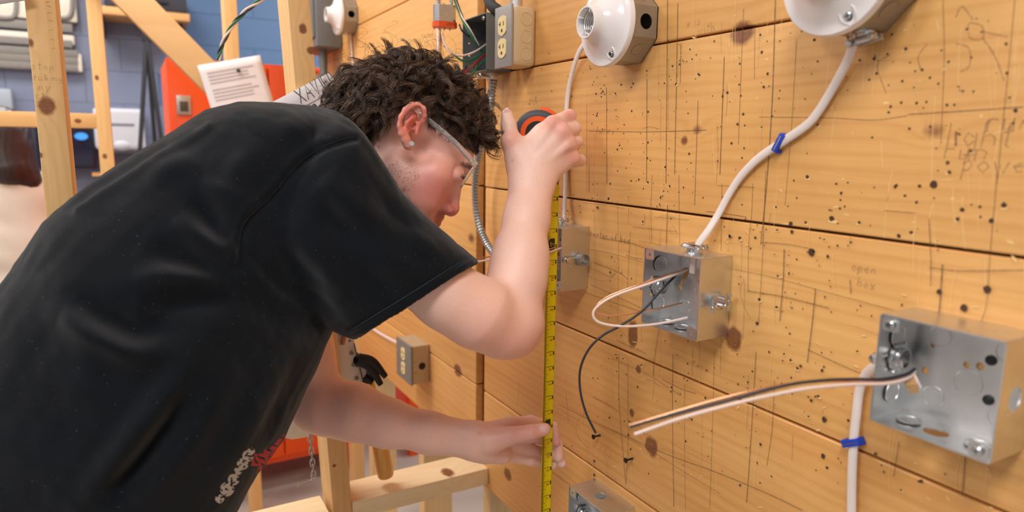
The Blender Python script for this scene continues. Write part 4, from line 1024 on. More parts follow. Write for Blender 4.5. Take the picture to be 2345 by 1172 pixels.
# right hand, back towards the camera
body += [Ce(1200, 385, 1.008, .0175, 1266, 284, 1.003, .0128, .014), Ce(1212, 392, 1.006, .0185, 1289, 303, 1.001, .0128, .014), Ce(1226, 398, 1.008, .018, 1302, 331, 1.006, .0122, .014), Ce(1240, 405, 1.014, .0165, 1311, 362, 1.016, .0112, .014),
         Ce(1190, 360, 1.008, .0165, 1238, 305, 1.008, .013, .014),
         Ce(1266, 284, 1.003, .0120, 1303, 267, 1.022, .0108, .0025), Ce(1303, 267, 1.022, .0108, 1300, 276, 1.056, .0100, .004), Ce(1300, 276, 1.056, .0098, 1275, 292, 1.085, .0088, .004),
         Ce(1289, 303, 1.001, .0118, 1315, 294, 1.022, .0105, .002), Ce(1315, 294, 1.022, .0105, 1311, 304, 1.058, .0098, .003), Ce(1311, 304, 1.058, .0096, 1282, 316, 1.088, .0088, .003),
         Ce(1302, 331, 1.006, .0112, 1320, 325, 1.028, .0102, .002), Ce(1320, 325, 1.028, .0102, 1314, 333, 1.060, .0095, .003), Ce(1314, 333, 1.060, .0093, 1286, 341, 1.088, .0086, .003),
         Ce(1311, 362, 1.016, .0104, 1328, 367, 1.040, .0093, .002), Ce(1328, 367, 1.040, .0093, 1316, 370, 1.064, .0088, .003), Ce(1316, 370, 1.064, .0086, 1292, 368, 1.086, .0080, .003)]
body += [Ce(1190, 375, 1.008, .0185, 1171, 325, 1.006, .0142, .014), Ce(1171, 325, 1.006, .0142, 1165, 287, 1.010, .0112, .008), Ce(1165, 287, 1.010, .0110, 1161, 263, 1.016, .0090, .006)]
for (x, y, d, r_) in [(1264, 283, .9965, .0105), (1288, 302, .9945, .0105), (1301, 330, .9995, .010), (1310, 362, 1.009, .0095), (1166, 322, .9995, .011)]: body += [El(x, y, d, 0, r_*FPX, r_*FPX, r_*.8, .006)]
for (x0, y0, x1, y1) in [(1262, 288, 1222, 345), (1286, 307, 1238, 358), (1299, 334, 1250, 372)]: body += [Ce(x0, y0, .9935, .0045, x1, y1, .9935, .003, .006)]
# left arm
body += [Ce(740, 470, 1.10, .05, 690, 650, 1.105, .046, .02), Ce(690, 650, 1.105, .046, 697, 815, 1.10, .0445, .02), Ce(697, 815, 1.10, .0445, 728, 915, 1.095, .043, .02), Ce(722, 935, 1.095, .034, 745, 935, 1.092, .040, .02),
         Ce(745, 930, 1.092, .042, 812, 943, 1.09, .0435, .02), Ce(812, 943, 1.09, .0435, 885, 968, 1.088, .0365, .02), Ce(885, 968, 1.088, .0365, 980, 990, 1.086, .0315, .02),
         Ce(980, 980, 1.084, .0255, 1090, 1000, 1.084, .0225, .015), Ce(980, 998, 1.088, .0265, 1090, 1020, 1.090, .0225, .015), Ce(1090, 1000, 1.084, .0225, 1110, 1000, 1.086, .021, .015), Ce(1090, 1020, 1.09, .0225, 1112, 1030, 1.092, .021, .015)]
# left hand pinching the blade
body += [Ce(1110, 995, 1.094, .019, 1168, 972, 1.104, .0132, .007), Ce(1110, 1010, 1.10, .019, 1172, 996, 1.118, .0130, .007), Ce(1110, 1025, 1.104, .0185, 1172, 1020, 1.126, .0126, .007), Ce(1112, 1035, 1.10, .018, 1168, 1042, 1.122, .0116, .007),
         Ce(1125, 1028, 1.097, .019, 1150, 1040, 1.106, .015, .010),
         Ce(1168, 972, 1.104, .0122, 1216, 966, 1.128, .0112, .003), Ce(1216, 966, 1.128, .0110, 1266, 978, 1.146, .0096, .003), Ce(1266, 978, 1.146, .0096, 1272, 1010, 1.142, .0086, .003),
         Ce(1172, 996, 1.116, .0120, 1226, 1000, 1.140, .0108, .003), Ce(1226, 1000, 1.140, .0106, 1276, 1014, 1.154, .0096, .002), Ce(1276, 1014, 1.154, .0096, 1279, 1046, 1.148, .0088, .003),
         Ce(1172, 1020, 1.122, .0115, 1228, 1034, 1.142, .0104, .003), Ce(1228, 1034, 1.142, .0102, 1276, 1043, 1.156, .0090, .002), Ce(1276, 1043, 1.156, .0090, 1287, 1061, 1.152, .0080, .003),
         Ce(1168, 1042, 1.118, .0105, 1214, 1054, 1.132, .0090, .004), Ce(1214, 1054, 1.132, .0088, 1245, 1062, 1.152, .0082, .003), Ce(1245, 1062, 1.152, .0082, 1265, 1066, 1.156, .0076, .003),
         Ce(1118, 1010, 1.078, .022, 1168, 998, 1.072, .0150, .005), Ce(1168, 998, 1.074, .0148, 1214, 990, 1.075, .0124, .0025), Ce(1214, 990, 1.075, .0122, 1247, 983, 1.085, .0104, .002)]
bV, bF = sdf_mesh(body, .0021)
# ---- skin colour
X_, Y_, Z_ = pj(bV)
base = np.array(lin(240, 198, 182)); col = np.tile(base, (len(bV), 1))
def blush(x, y, d, rad, c, w):
    global col
    g = np.exp(-((np.linalg.norm(bV-D(x, y, d), axis=1)/rad)**2))*w; col = col*(1-g[:, None])+np.array(lin(*c))*g[:, None]
blush(960, 420, .95, .11, (238, 182, 168), .75)
for a in [(1000, 430, .94, .035, (220, 124, 116), .75), (975, 455, .95, .03, (220, 132, 122), .55), (1035, 480, .99, .018, (212, 100, 98), .8), (940, 285, .90, .04, (226, 128, 112), .85), (952, 262, .90, .02, (214, 92, 80), .5),
          (998, 488, .975, .0085, (186, 80, 84), .9), (1004, 496, .985, .010, (186, 80, 84), .9), (998, 506, .99, .011, (186, 80, 84), .9), (1040, 340, .95, .03, (212, 140, 120), .5),
          (1266, 280, .99, .014, (222, 130, 112), .6), (1290, 300, .99, .012, (224, 134, 116), .6), (1302, 328, .995, .012, (224, 134, 116), .55), (1312, 360, 1.0, .012, (222, 130, 112), .6), (1303, 262, 1.01, .012, (222, 120, 104), .6), (1166, 318, .995, .014, (228, 140, 124), .6), (1250, 275, .99, .012, (226, 140, 120), .4),
          (1180, 790, .92, .05, (224, 146, 126), .6), (1100, 780, .87, .05, (222, 150, 132), .5), (1180, 985, 1.06, .05, (212, 128, 116), .6), (1240, 985, 1.08, .02, (220, 130, 118), .5), (1270, 1010, 1.12, .03, (218, 120, 108), .7), (900, 960, 1.05, .2, (236, 182, 170), .5), (740, 930, 1.05, .08, (222, 158, 144), .4)]:
    blush(*a)
# nails
for (x, y, d, r) in [(1241, 981, 1.0745, .0058), (1247, 980, 1.0755, .0052), (1160, 256, 1.008, .006)]: blush(x, y, d, r, (240, 206, 198), .9)
for (x, y, d) in [(1175, 368, .99), (1198, 412, .98), (985, 1000, 1.05), (1100, 992, 1.06), (1227, 300, .985), (868, 336, .945), (1000, 560, .9)]: blush(x, y, d, .0022, (150, 70, 50), .8)
HZ = [(700, 335), (846, 312), (893, 278), (913, 245), (958, 236), (982, 288), (1008, 300), (1034, 322), (1062, 336), (1098, 352), (1180, 330), (1150, 60), (700, 60)]
hairz = in_poly(X_, Y_, HZ) & (np.linalg.norm(bV-D(935, 272, HM), axis=1) < .118) & ~((np.abs(X_-943) < 34) & (np.abs(Y_-288) < 54) & (Z_ < .93))
edge = np.clip(poly_dist(X_, Y_, HZ[1:10])/26, 0, 1)
hw = np.where(hairz, .25+.7*edge, 0)
col = col*(1-hw[:, None])+np.array(lin(52, 38, 32))*hw[:, None]
for x, y, d, r, w in [(885, 400, .95, .03, .32), (905, 440, .95, .035, .36), (930, 380, .94, .025, .25), (900, 470, .96, .03, .3), (1008, 488, .985, .012, .22), (985, 520, .98, .02, .25)]: blush(x, y, d, r, (120, 88, 80), w)
skin_m = vcol('skin', 'Col', .46, .14, .09, 380, .12, 900)
PE = empty('person', (float(D(-150, 1250, .82)[0]), float(D(-150, 1250, .82)[1]), 0), 'worker in a black t-shirt and clear glasses bending over with a tape measure', 'person')
np_mesh('body', bV, bF, skin_m, PE, col)
body_bvh = BVHTree.FromPolygons([tuple(p_) for p_ in bV], [tuple(map(int, q_)) for q_ in bF])
nail_m = simple('fingernail', lin(238, 196, 188), .28)
for (x, y, d, deg, r1, r2) in [(1245, 981, 1.0736, -12, 8.5, 6.4), (1161, 255, 1.0085, -84, 9, 6.5)]:
    h_ = body_bvh.ray_cast(Vector((0, 0, EYE)), Vector(ray(x, y)).normalized())[0]; o_ = np.array(h_)+unit(ray(x, y))*.0004
    V_, F_ = sdf_mesh([ell(o_, ax2(deg), (px(r1, d), px(r2, d), .0014), .002)], .0008); np_mesh('thumbnail', V_, F_, nail_m, PE)

# ---- t-shirt: lofted torso and sleeves fused into one cloth surface
def loft(sts, n=40, cap=True):
    V = []; F = []
    for (bx, by, fx, fy, d, w, *ex) in sts:
        B0, F0 = D(bx, by, d), D(fx, fy, d); c = (B0+F0)/2; a = (F0-B0)/2; v = unit(ray((bx+fx)/2, (by+fy)/2)); p = ex[0] if ex else 2.3
        v = unit(v-unit(a)*np.dot(v, unit(a)))
        for k in range(n):
            t_ = 2*math.pi*k/n; ct, st = math.cos(t_), math.sin(t_)
            V.append(c+a*math.copysign(abs(ct)**(2/p), ct)+v*w*math.copysign(abs(st)**(2/p), st))
    m = len(sts)
    F = [(i*n+k, i*n+(k+1) % n, (i+1)*n+(k+1) % n, (i+1)*n+k) for i in range(m-1) for k in range(n)]
    if cap: F += [tuple(range(n-1, -1, -1)), tuple((m-1)*n+k for k in range(n))]
    return V, F
torso = [(-330, 1330, 270, 1690, 0.8, 0.19), (-250, 1170, 340, 1510, 0.8, 0.19), (-130, 940, 440, 1340, 0.812, 0.188), (-5, 742, 538, 1180, 0.83, 0.183), (60, 658, 590, 1086, 0.845, 0.18), (130, 538, 651, 1005, 0.86, 0.175), (225, 457, 691, 918, 0.88, 0.17), (325, 382, 726, 845, 0.9, 0.165), (415, 329, 760, 765, 0.92, 0.162), (490, 279, 788, 690, 0.94, 0.165), (570, 263, 812, 610, 0.955, 0.17), (660, 265, 838, 530, 0.97, 0.168), (730, 264, 856, 470, 0.98, 0.14), (775, 265, 868, 430, 0.99, 0.1), (806, 276, 876, 410, 1.0, 0.075), (812, 284, 868, 400, 1.0, 0.062)]
sleeve = [(690, 262, 548, 520, .90, .05), (745, 256, 545, 600, .88, .075), (792, 264, 562, 622, .868, .085), (834, 306, 602, 646, .862, .086), (868, 360, 648, 676, .862, .083), (925, 446, 702, 716, .868, .080), (995, 512, 752, 748, .876, .079), (1049, 557, 790, 768, .884, .079), (1098, 598, 817, 777, .892, .079)]
inner = [(1099, 600, 817, 778, .8925, .0785), (1089, 608, 829, 771, .8915, .0725), (1040, 580, 808, 750, .884, .068), (996, 542, 778, 730, .877, .065)]
lsl = [(690, 290, 640, 520, 1.08, .05), (700, 330, 620, 600, 1.10, .065), (720, 420, 625, 690, 1.105, .068), (740, 560, 630, 790, 1.105, .068), (756, 800, 632, 828, 1.10, .066)]
lin_ = [(752, 798, 638, 824, 1.10, .061), (742, 700, 640, 780, 1.105, .06)]
bm = bmesh.new()
for V, F in (loft(torso), loft(sleeve+inner), loft(lsl+lin_)):
    vs = [bm.verts.new(p) for p in V]
    for f in F: bm.faces.new([vs[i] for i in f])
bmesh.ops.recalc_face_normals(bm, faces=bm.faces[:])
me = bpy.data.meshes.new('tmp'); bm.to_mesh(me); bm.free(); ob = bpy.data.objects.new('tmp', me); COL.objects.link(ob)
md = ob.modifiers.new('r', 'REMESH'); md.mode = 'VOXEL'; md.voxel_size = .0036
md = ob.modifiers.new('s', 'SMOOTH'); md.factor = .5; md.iterations = 10
me2 = bpy.data.meshes.new_from_object(ob.evaluated_get(bpy.context.evaluated_depsgraph_get())); bpy.data.objects.remove(ob)
sV = np.empty(len(me2.vertices)*3, np.float32); me2.vertices.foreach_get('co', sV); sV = sV.reshape(-1, 3).astype(float)
sF = np.empty(len(me2.loops), np.int32); me2.loops.foreach_get('vertex_index', sF); sF = sF.reshape(-1, 4)
sN = vnormals(sV, sF); X, Y, Z = pj(sV); toc = np.array([0, 0, EYE])-sV; toc /= np.linalg.norm(toc, axis=1)[:, None]
face = np.clip((sN*toc).sum(1)*1.6+.25, 0, 1)
def nfield(P, s, seed):
    r_ = np.random.RandomState(seed); o = np.zeros(len(P))
    for k in range(7):
        w = r_.normal(size=3); w *= s*(.6+.9*r_.rand())/np.linalg.norm(w); o += np.sin(P@w+r_.rand()*6.28+1.3*np.sin(P@(w[[1, 2, 0]]*.7)+r_.rand()*6))
    return o/7
disp = .0018*nfield(sV, 45, 1)+.0012*nfield(sV, 110, 2)+.0007*nfield(sV, 260, 3)
FOLDS = [  # picture polyline, height (m), width (px)
 ([(545, 610), (560, 520), (620, 452), (681, 380), (737, 340), (815, 316)], -.0036, 7), ([(535, 600), (552, 505), (614, 440), (676, 366), (734, 324)], .0022, 10),
 ([(560, 562), (655, 660), (742, 706), (778, 745)], -.005, 16), ([(548, 640), (600, 700), (700, 740), (770, 745)], -.007, 40),
 ([(430, 455), (470, 480), (520, 560)], -.010, 26), ([(400, 500), (450, 540), (540, 600)], .007, 26), ([(450, 420), (520, 455), (590, 490)], .006, 24),
 ([(330, 560), (430, 590), (530, 640)], -.007, 26), ([(300, 640), (400, 640), (520, 660)], .008, 26), ([(310, 700), (420, 690), (560, 670)], -.010, 30),
 ([(150, 720), (240, 775), (310, 808), (400, 800)], .012, 30), ([(170, 690), (260, 740), (330, 760), (430, 730)], -.010, 30),
 ([(440, 880), (380, 980), (300, 1080), (230, 1150)], -.016, 26), ([(470, 760), (420, 860), (340, 970), (250, 1080), (190, 1150)], .013, 34), ([(520, 800), (480, 920), (400, 1040), (300, 1160)], .010, 40),
 ([(640, 820), (590, 930), (500, 1060), (430, 1160)], .007, 34), ([(700, 800), (660, 900), (590, 1010)], -.006, 26), ([(90, 620), (160, 700), (200, 800), (210, 950)], .006, 50),
 ([(120, 480), (230, 410), (340, 350), (430, 300)], .0025, 10), ([(180, 480), (290, 405), (400, 340), (480, 290)], .003, 10), ([(160, 478), (265, 405), (380, 335)], -.003, 9),
 ([(330, 410), (400, 380), (470, 380)], .005, 24), ([(610, 330), (560, 400), (540, 470)], .006, 40), ([(640, 300), (700, 290), (760, 300)], .004, 26),
 ([(740, 400), (800, 470), (870, 520)], .006, 28), ([(720, 440), (770, 510), (840, 560)], -.006, 26), ([(860, 420), (900, 480), (960, 540)], -.005, 24), ([(680, 560), (740, 600), (800, 690)], .006, 28), ([(640, 560), (690, 620), (760, 700)], -.005, 26),
 ([(860, 580), (900, 600), (950, 640)], .004, 22), ([(820, 620), (880, 660), (900, 690)], -.004, 20), ([(930, 520), (980, 570), (1010, 600)], .004, 20),
 ([(1074, 586), (800, 757)], -.0016, 5), ([(1086, 595), (808, 768)], .0014, 8), ([(806, 282), (850, 335), (905, 412)], .003, 10), ([(770, 268), (812, 300), (850, 352)], -.0016, 7)]
def fold_field(P, w):
    """ridge profile that fades out towards both ends of its line"""
    P = np.asarray(catmull([(x, y, 0) for x, y in P], 6))[:, :2]; seg = np.linalg.norm(np.diff(P, axis=0), axis=1); s0 = np.concatenate([[0], np.cumsum(seg)]); L = s0[-1]
    best = np.full(X.shape, 1e9); tt = np.zeros(X.shape)
    for i in range(len(P)-1):
        dx, dy = P[i+1]-P[i]; u_ = np.clip(((X-P[i][0])*dx+(Y-P[i][1])*dy)/(dx*dx+dy*dy+1e-9), 0, 1); d_ = np.hypot(X-P[i][0]-u_*dx, Y-P[i][1]-u_*dy)
        m = d_ < best; best = np.where(m, d_, best); tt = np.where(m, (s0[i]+u_*seg[i])/L, tt)
    return np.exp(-(best/w)**2), np.clip(np.sin(np.pi*np.clip(tt*.92+.04, 0, 1)), 0, 1)
for P, h, w in FOLDS:
    g_, tp = fold_field(P, w*1.15); disp += h*(1.5 if w > 12 else 1.2)*g_*(tp if w > 12 else 1)*face
sV = sV+sN*disp[:, None]
t = NT('black_cotton'); c0 = t.coord('Object'); n1 = t.noise(c0, 26, 6, .72); n2 = t.noise(c0, 1500, 2, .6); n3 = t.noise(c0, 420, 1, .5)
cc_ = t.mix(n1, lin(9, 12, 16), lin(19, 24, 31)); cc_ = t.mix(t.math('MULTIPLY', t.math('GREATER_THAN', n3, .765), .6), cc_, lin(84, 88, 94))
t.set(Base_Color=cc_, Roughness=.95, Sheen_Weight=.16, Sheen_Roughness=.5, Specular_IOR_Level=.06); t.bump(n2, .35, .0007); cotton = t.m
shirt = np_mesh('t_shirt', sV, sF, cotton, PE); shirt['label'] = 'faded black cotton t-shirt with folds'
# ---- flat print on the shirt front
bvh = BVHTree.FromPolygons([tuple(p) for p in sV], [tuple(map(int, f)) for f in sF])
cam_p = Vector((0, 0, EYE))
def on_shirt(x, y, off=.0006):
    r_ = Vector(ray(x, y)).normalized(); h, n, i, d_ = bvh.ray_cast(cam_p, r_)
    if h is None: return None
    return np.array(h)-np.array(r_)*off*2
def print_patch(name, mask, x0, x1, y0, y1, st, mat):
    xs = np.arange(x0, x1, st); ys = np.arange(y0, y1, st); idx = {}; V = []; F = []
    def vid(i, j):
        if (i, j) not in idx:
            p = on_shirt(xs[i], ys[j]); idx[(i, j)] = None if p is None else len(V)
            if p is not None: V.append(p)
        return idx[(i, j)]
    for i in range(len(xs)-1):
        for j in range(len(ys)-1):
            if mask(xs[i]+st/2, ys[j]+st/2):
                q = [vid(i, j), vid(i, j+1), vid(i+1, j+1), vid(i+1, j)]
                if None in q: continue
                P = [V[k] for k in q]
                if max(np.linalg.norm(P[a]-P[b]) for a, b in ((0, 2), (1, 3))) < .012: F.append(tuple(q))
    if F:
        b = MB(); b.add(V, F); b.build(name, mat, shirt, smooth=180)
def sn(x, y, s, k=0): return math.sin(x*s+k+1.7*math.sin(y*s*.7+k))+math.sin(y*s*1.1+k*2+1.3*math.sin(x*s*.9))
WL = [(503, 1142, 10), (520, 1120, 16), (535, 1098, 13), (545, 1078, 9), (556, 1062, 13), (568, 1044, 13), (575, 1034, 9)]
def wmask(x, y):
    m = min(math.hypot(x-a, y-b)-r_ for a, b, r_ in WL)
    return m < 0 and sn(x, y, .42, 1) > -1.15 and sn(x+y, y-x, .22, 2) > -1.35
def rmask(x, y):
    P = [(578, 1040), (600, 1038), (612, 1022), (608, 1034), (632, 1012), (645, 996), (662, 992), (655, 1012), (640, 1034), (618, 1056), (600, 1078), (586, 1090), (592, 1066), (575, 1066)]
    return bool(in_poly(np.array([x]), np.array([y]), P)[0]) and sn(x*.5+y*.5, x-y, .3, 4) > -.75
print_patch('lettering_print', wmask, 488, 592, 1018, 1160, 1.6, simple('white_screen_print', lin(188, 184, 184), .8))
print_patch('red_print', rmask, 570, 668, 988, 1096, 1.6, simple('red_screen_print', lin(178, 44, 52), .8, var=.3, scale=300))

def seam(name, pts, w, mat, off):
    P_ = [on_shirt(p_[0], p_[1], off) for p_ in catmull([(x, y, 0) for x, y in pts], 10)]; P_ = [p_ for p_ in P_ if p_ is not None]
    b = MB()
    for i in range(len(P_)-1):
        if np.linalg.norm(P_[i+1]-P_[i]) < .03: b.tube([P_[i], P_[i+1]], w, 6)
    b.build(name, mat, shirt, smooth=60)
thread = simple('black_thread', lin(6, 7, 9), .95)
seam('sleeve_seam', [(545, 606), (549, 548), (563, 507), (620, 451), (681, 379), (737, 338), (790, 318), (818, 316)], .0009, thread, -.0001)
seam('hem_stitching', [(1071, 590), (1000, 634), (940, 672), (870, 715), (802, 757)], .0005, simple('hem_thread', lin(44, 50, 58), .95), .0002)
# ---- trousers and shoes (below the frame)
hipc = (np.array(D(-30, 1230, .82))+np.array(D(-330, 1180, .81)))/2; latv = unit(np.array([HV[0], HV[1], 0]))
fwdv = unit(np.array([HR[0], HR[1], 0]))
tr = [cone(hipc-latv*.07+B_*.02, hipc+latv*.07+B_*.02, .135, .135, .04)]
for s in (-1, 1):
    kn_ = hipc+latv*s*.11; kn_ = np.array([kn_[0], kn_[1], .50])+fwdv*.03; an = np.array([kn_[0], kn_[1], .10])-fwdv*.02
    tr += [cone(hipc+latv*s*.09, kn_, .105, .072, .04), cone(kn_, an, .072, .062, .03)]
tV, tF = sdf_mesh(tr, .008); np_mesh('trousers', tV, tF, simple('dark_denim', lin(34, 38, 52), .85, var=.15, scale=200), PE)
for s in (-1, 1):
    kn_ = hipc+latv*s*.11; an = np.array([kn_[0], kn_[1], 0])+fwdv*.01; R_s = np.stack([fwdv, latv, B_], 1)
    sh = [ell(an+fwdv*.09+B_*.045, R_s, (.12, .05, .045), .02), ell(an+B_*.065, R_s, (.06, .046, .06), .02), ell(an+fwdv*.06-B_*.06, R_s, (.5, .5, .06), .004, True)]
    V, F = sdf_mesh(sh, .005); np_mesh('shoe', V, F, simple('black_shoe', lin(26, 26, 28), .5), PE)

# ---- curly brown hair
rs = np.random.RandomState(5)
epx = poly_dist(X_, Y_, HZ[1:10]); bN = vnormals(bV, bF); zi = np.nonzero(hairz)[0]
fx = ((X_-935)*math.cos(math.radians(38))+(Y_-272)*math.sin(math.radians(38))); gx = ((X_-935)*math.sin(math.radians(38))-(Y_-272)*math.cos(math.radians(38)))
def strands(paths, rad, colr):
    """paths (S, T, 3), rad (S, T), colr (S, 3) -> three-sided tubes"""
    S, T = paths.shape[:2]; tg = np.gradient(paths, axis=1); tg /= np.maximum(np.linalg.norm(tg, axis=2), 1e-9)[..., None]
    ref = rs.normal(size=(S, 1, 3)); a = ref-tg*(ref*tg).sum(2)[..., None]; a /= np.maximum(np.linalg.norm(a, axis=2), 1e-9)[..., None]; b = np.cross(tg, a)
    V = np.stack([paths+rad[..., None]*(a*math.cos(t_)+b*math.sin(t_)) for t_ in (0, 2.0944, 4.1888)], 2)
    base = (np.arange(S)*T*3)[:, None, None]; i = np.arange(T-1)[None, :, None]; k = np.arange(3)[None, None, :]
    k2 = (k+1) % 3; F = np.stack([base+i*3+k, base+i*3+k2, base+(i+1)*3+k2, base+(i+1)*3+k], -1).reshape(-1, 4)
    return V.reshape(-1, 3), F, np.repeat(colr, T*3, 0)
def img(a, b): return HR*a+HD*b
PV, PF, PC = [], [], []; off_ = 0
def push(paths, rad, colr):
    global off_
    V, F, c = strands(paths, rad, colr); PV.append(V); PF.append(F+off_); PC.append(c); off_ += len(V)
def hair_locks(N, T, per, kind):
    if kind == 'side': pool = zi[(edge[zi] < .55)]
    elif kind == 'fade': pool = zi[(X_[zi] > 925) & (epx[zi] < 62) & (epx[zi] > 8)]
    elif kind == 'back': pool = zi[(fx[zi] < -20) & (gx[zi] < 75) & (edge[zi] > .3) & (np.hypot(X_[zi]-940, Y_[zi]-285) > 62)]
    else: pool = zi[((fx[zi] > -90) & (epx[zi] > np.where(X_[zi] > 950, 36, 16)) & (np.hypot(X_[zi]-945, Y_[zi]-280) > 74)) & ((gx[zi] > 5) | (fx[zi] > 40))]
    ids = rs.choice(pool, N); p0 = bV[ids]; n = bN[ids]; f_ = fx[ids]; g_ = gx[ids]; s = np.linspace(0, 1, T)[None, :, None]
    r1 = rs.rand(N)
    if kind == 'side': L = np.where(X_[ids] > 955, .003+.004*r1, .010+.012*r1); fl = np.tile(img(-.35, .9), (N, 1))+rs.normal(size=(N, 3))*.25; lift = .004+.004*rs.rand(N); Rm = .001*rs.rand(N); turns = .4+rs.rand(N)*.3
    elif kind == 'fade': L = (.004+.016*np.clip(epx[ids]/60, 0, 1))*(.7+.6*r1); fl = np.tile(img(.35, .7), (N, 1))+rs.normal(size=(N, 3))*.3; lift = .002+.005*rs.rand(N); Rm = .0012*rs.rand(N); turns = .4+rs.rand(N)*.3
    elif kind == 'back': L = .030+.018*r1; fl = np.tile(img(-.45, .8), (N, 1))+rs.normal(size=(N, 3))*.35; lift = .012+.010*rs.rand(N); Rm = .003+.004*rs.rand(N); turns = .7+.7*rs.rand(N)
    else:
        L = .026+.022*r1; w = np.clip((f_+40)/140, 0, 1)[:, None]; fl = w*img(.85, .45)+(1-w)*img(-.5, .15)+rs.normal(size=(N, 3))*.5; lift = .010+.014*rs.rand(N); Rm = .006+.0065*rs.rand(N); turns = .8+.8*rs.rand(N)
    fl -= n*(fl*n).sum(1)[:, None]*.75; fl /= np.linalg.norm(fl, axis=1)[:, None]
    e1 = np.cross(fl, n); e1 /= np.maximum(np.linalg.norm(e1, axis=1), 1e-6)[:, None]; e2 = n
    ph = rs.rand(N)*6.28; sgn = np.sign(rs.rand(N)-.5)
    tone = rs.rand(N)
    for q in range(per):
        jit = rs.normal(size=(N, 3))*(.0017 if kind not in ('side', 'fade') else .0012); jit -= n*(jit*n).sum(1)[:, None]
        Lq = (L*(1+.05*rs.normal(size=N)))[:, None, None]; Rq = (Rm*(1+.09*rs.normal(size=N)))[:, None, None]; pq = (ph+.10*rs.normal(size=N))[:, None, None]
        ang = pq+sgn[:, None, None]*2*math.pi*turns[:, None, None]*s*(1+.025*rs.normal(size=N))[:, None, None]
        path = p0[:, None]+(jit*(1-.35*0))[:, None]-n[:, None]*.002+n[:, None]*lift[:, None, None]*np.sin(np.minimum(s*1.5, 1)*math.pi/2)+fl[:, None]*Lq*s**1.25
        grow = np.minimum(s*1.8, 1)**1.1
        path = path+Rq*grow*(e1[:, None]*(np.cos(ang)-np.cos(pq)*(1-grow))+e2[:, None]*np.sin(ang)*.9)+rs.normal(size=(N, 1, 3))*.0006*s
        rad = np.broadcast_to(np.array([.00033, .00033])[0]*(1-.55*s[..., 0]**2), (N, T))*(1 if kind not in ('side', 'fade') else .7)
        tq = np.clip(tone*.7+rs.rand(N)*.3, 0, 1)[:, None]
        push(path, rad, np.array(lin(44, 32, 26))*(1-tq)+np.array(lin(108, 80, 62))*tq)
hair_locks(520, 20, 20, 'top'); hair_locks(420, 14, 17, 'back'); hair_locks(1100, 6, 4, 'side'); hair_locks(1500, 6, 5, 'fade')
# fly-away curls
N = 110; ids = rs.choice(zi[(edge[zi] > .5) & (X_[zi] < 1045)], N); s = np.linspace(0, 1, 22)[None, :, None]; n = bN[ids]; fl = rs.normal(size=(N, 3))+n*.5+img(.2, -.1); fl /= np.linalg.norm(fl, axis=1)[:, None]
e1 = np.cross(fl, n); e1 /= np.linalg.norm(e1, axis=1)[:, None]; e2 = np.cross(fl, e1); a_ = rs.rand(N, 1, 1)*6.28+s*(5+6*rs.rand(N, 1, 1)); Rr = .006+.010*rs.rand(N, 1, 1)
push(bV[ids][:, None]+n[:, None]*(.010+.026*np.minimum(s*2, 1))+fl[:, None]*.026*s+Rr*s**.5*(e1[:, None]*np.cos(a_)+e2[:, None]*np.sin(a_)), np.full((N, 22), .00016), np.tile(np.array(lin(60, 44, 36)), (N, 1)))
hair_m = vcol('brown_hair', 'Col', .30)
hair_m.node_tree.nodes['Principled BSDF'].inputs['Specular IOR Level'].default_value = .55
ho = np_mesh('hair', np.concatenate(PV), np.concatenate(PF), hair_m, PE, np.concatenate(PC)); ho['label'] = 'dark brown curly hair, short at the sides'
# stubble, brow, lashes
PV, PF, PC, off_ = [], [], [], 0
def short(pool, N, L, flow, rad, c, T=4):
    ids = rs.choice(pool, N); n = bN[ids]; s = np.linspace(0, 1, T)[None, :, None]; fl = np.tile(flow, (N, 1))+rs.normal(size=(N, 3))*.3
    p = bV[ids]+rs.normal(size=(N, 3))*.0011; p = p-n*((p-bV[ids])*n).sum(1)[:, None]
    push(p[:, None]+n[:, None]*(s*.45*L-.0003)+fl[:, None]*s*L*.9, np.full((N, T), rad)*(1-.6*s[..., 0]), np.tile(np.array(lin(*c)), (N, 1)))
jaw = np.nonzero(in_poly(X_, Y_, [(955, 345), (940, 345), (880, 385), (850, 420), (930, 520), (970, 530), (960, 470), (935, 440), (965, 400)]) & (Z_ < 1.0))[0]
short(jaw, 2600, .0030, img(-.5, .8), .00011, (70, 50, 42))
lip = np.nonzero(in_poly(X_, Y_, [(998, 478), (1020, 484), (1016, 500), (1004, 490)]) & (Z_ < 1.0))[0]; short(lip, 60, .0028, img(-.2, .9), .00010, (90, 66, 52))
br = np.nonzero(in_poly(X_, Y_, [(1048, 368), (1072, 372), (1078, 384), (1062, 382)]) & (Z_ < 1.0))[0]
if len(br): short(br, 160, .004, img(.4, .5), .00016, (48, 34, 28))
la = D(1054, 399, HM-.034); N = 26
ps = np.array([la+img(.002*math.sin(k*.7), .0016*math.cos(k*1.3))+HV*(-.009+.018*k/N) for k in range(N)])[:, None]; s = np.linspace(0, 1, 5)[None, :, None]
push(ps+img(.55, .85)[None, None]*.008*s+img(.5, -.3)[None, None]*.003*s*s, np.full((N, 5), .00014), np.tile(np.array(lin(40, 28, 24)), (N, 1)))
np_mesh('facial_hair', np.concatenate(PV), np.concatenate(PF), hair_m, PE, np.concatenate(PC))
for s_ in (-1, 1):
    b = MB(); b.sphere(D(1039, 398, HM+s_*.030), .0124, 20, 14, mat=simple('eye_white', lin(225, 215, 210), .15)); b.sphere(D(1049, 403, HM+s_*.030), .0066, 14, 10, mat=simple('iris', lin(60, 50, 44), .1)); b.build('eye', None, PE, smooth=180)

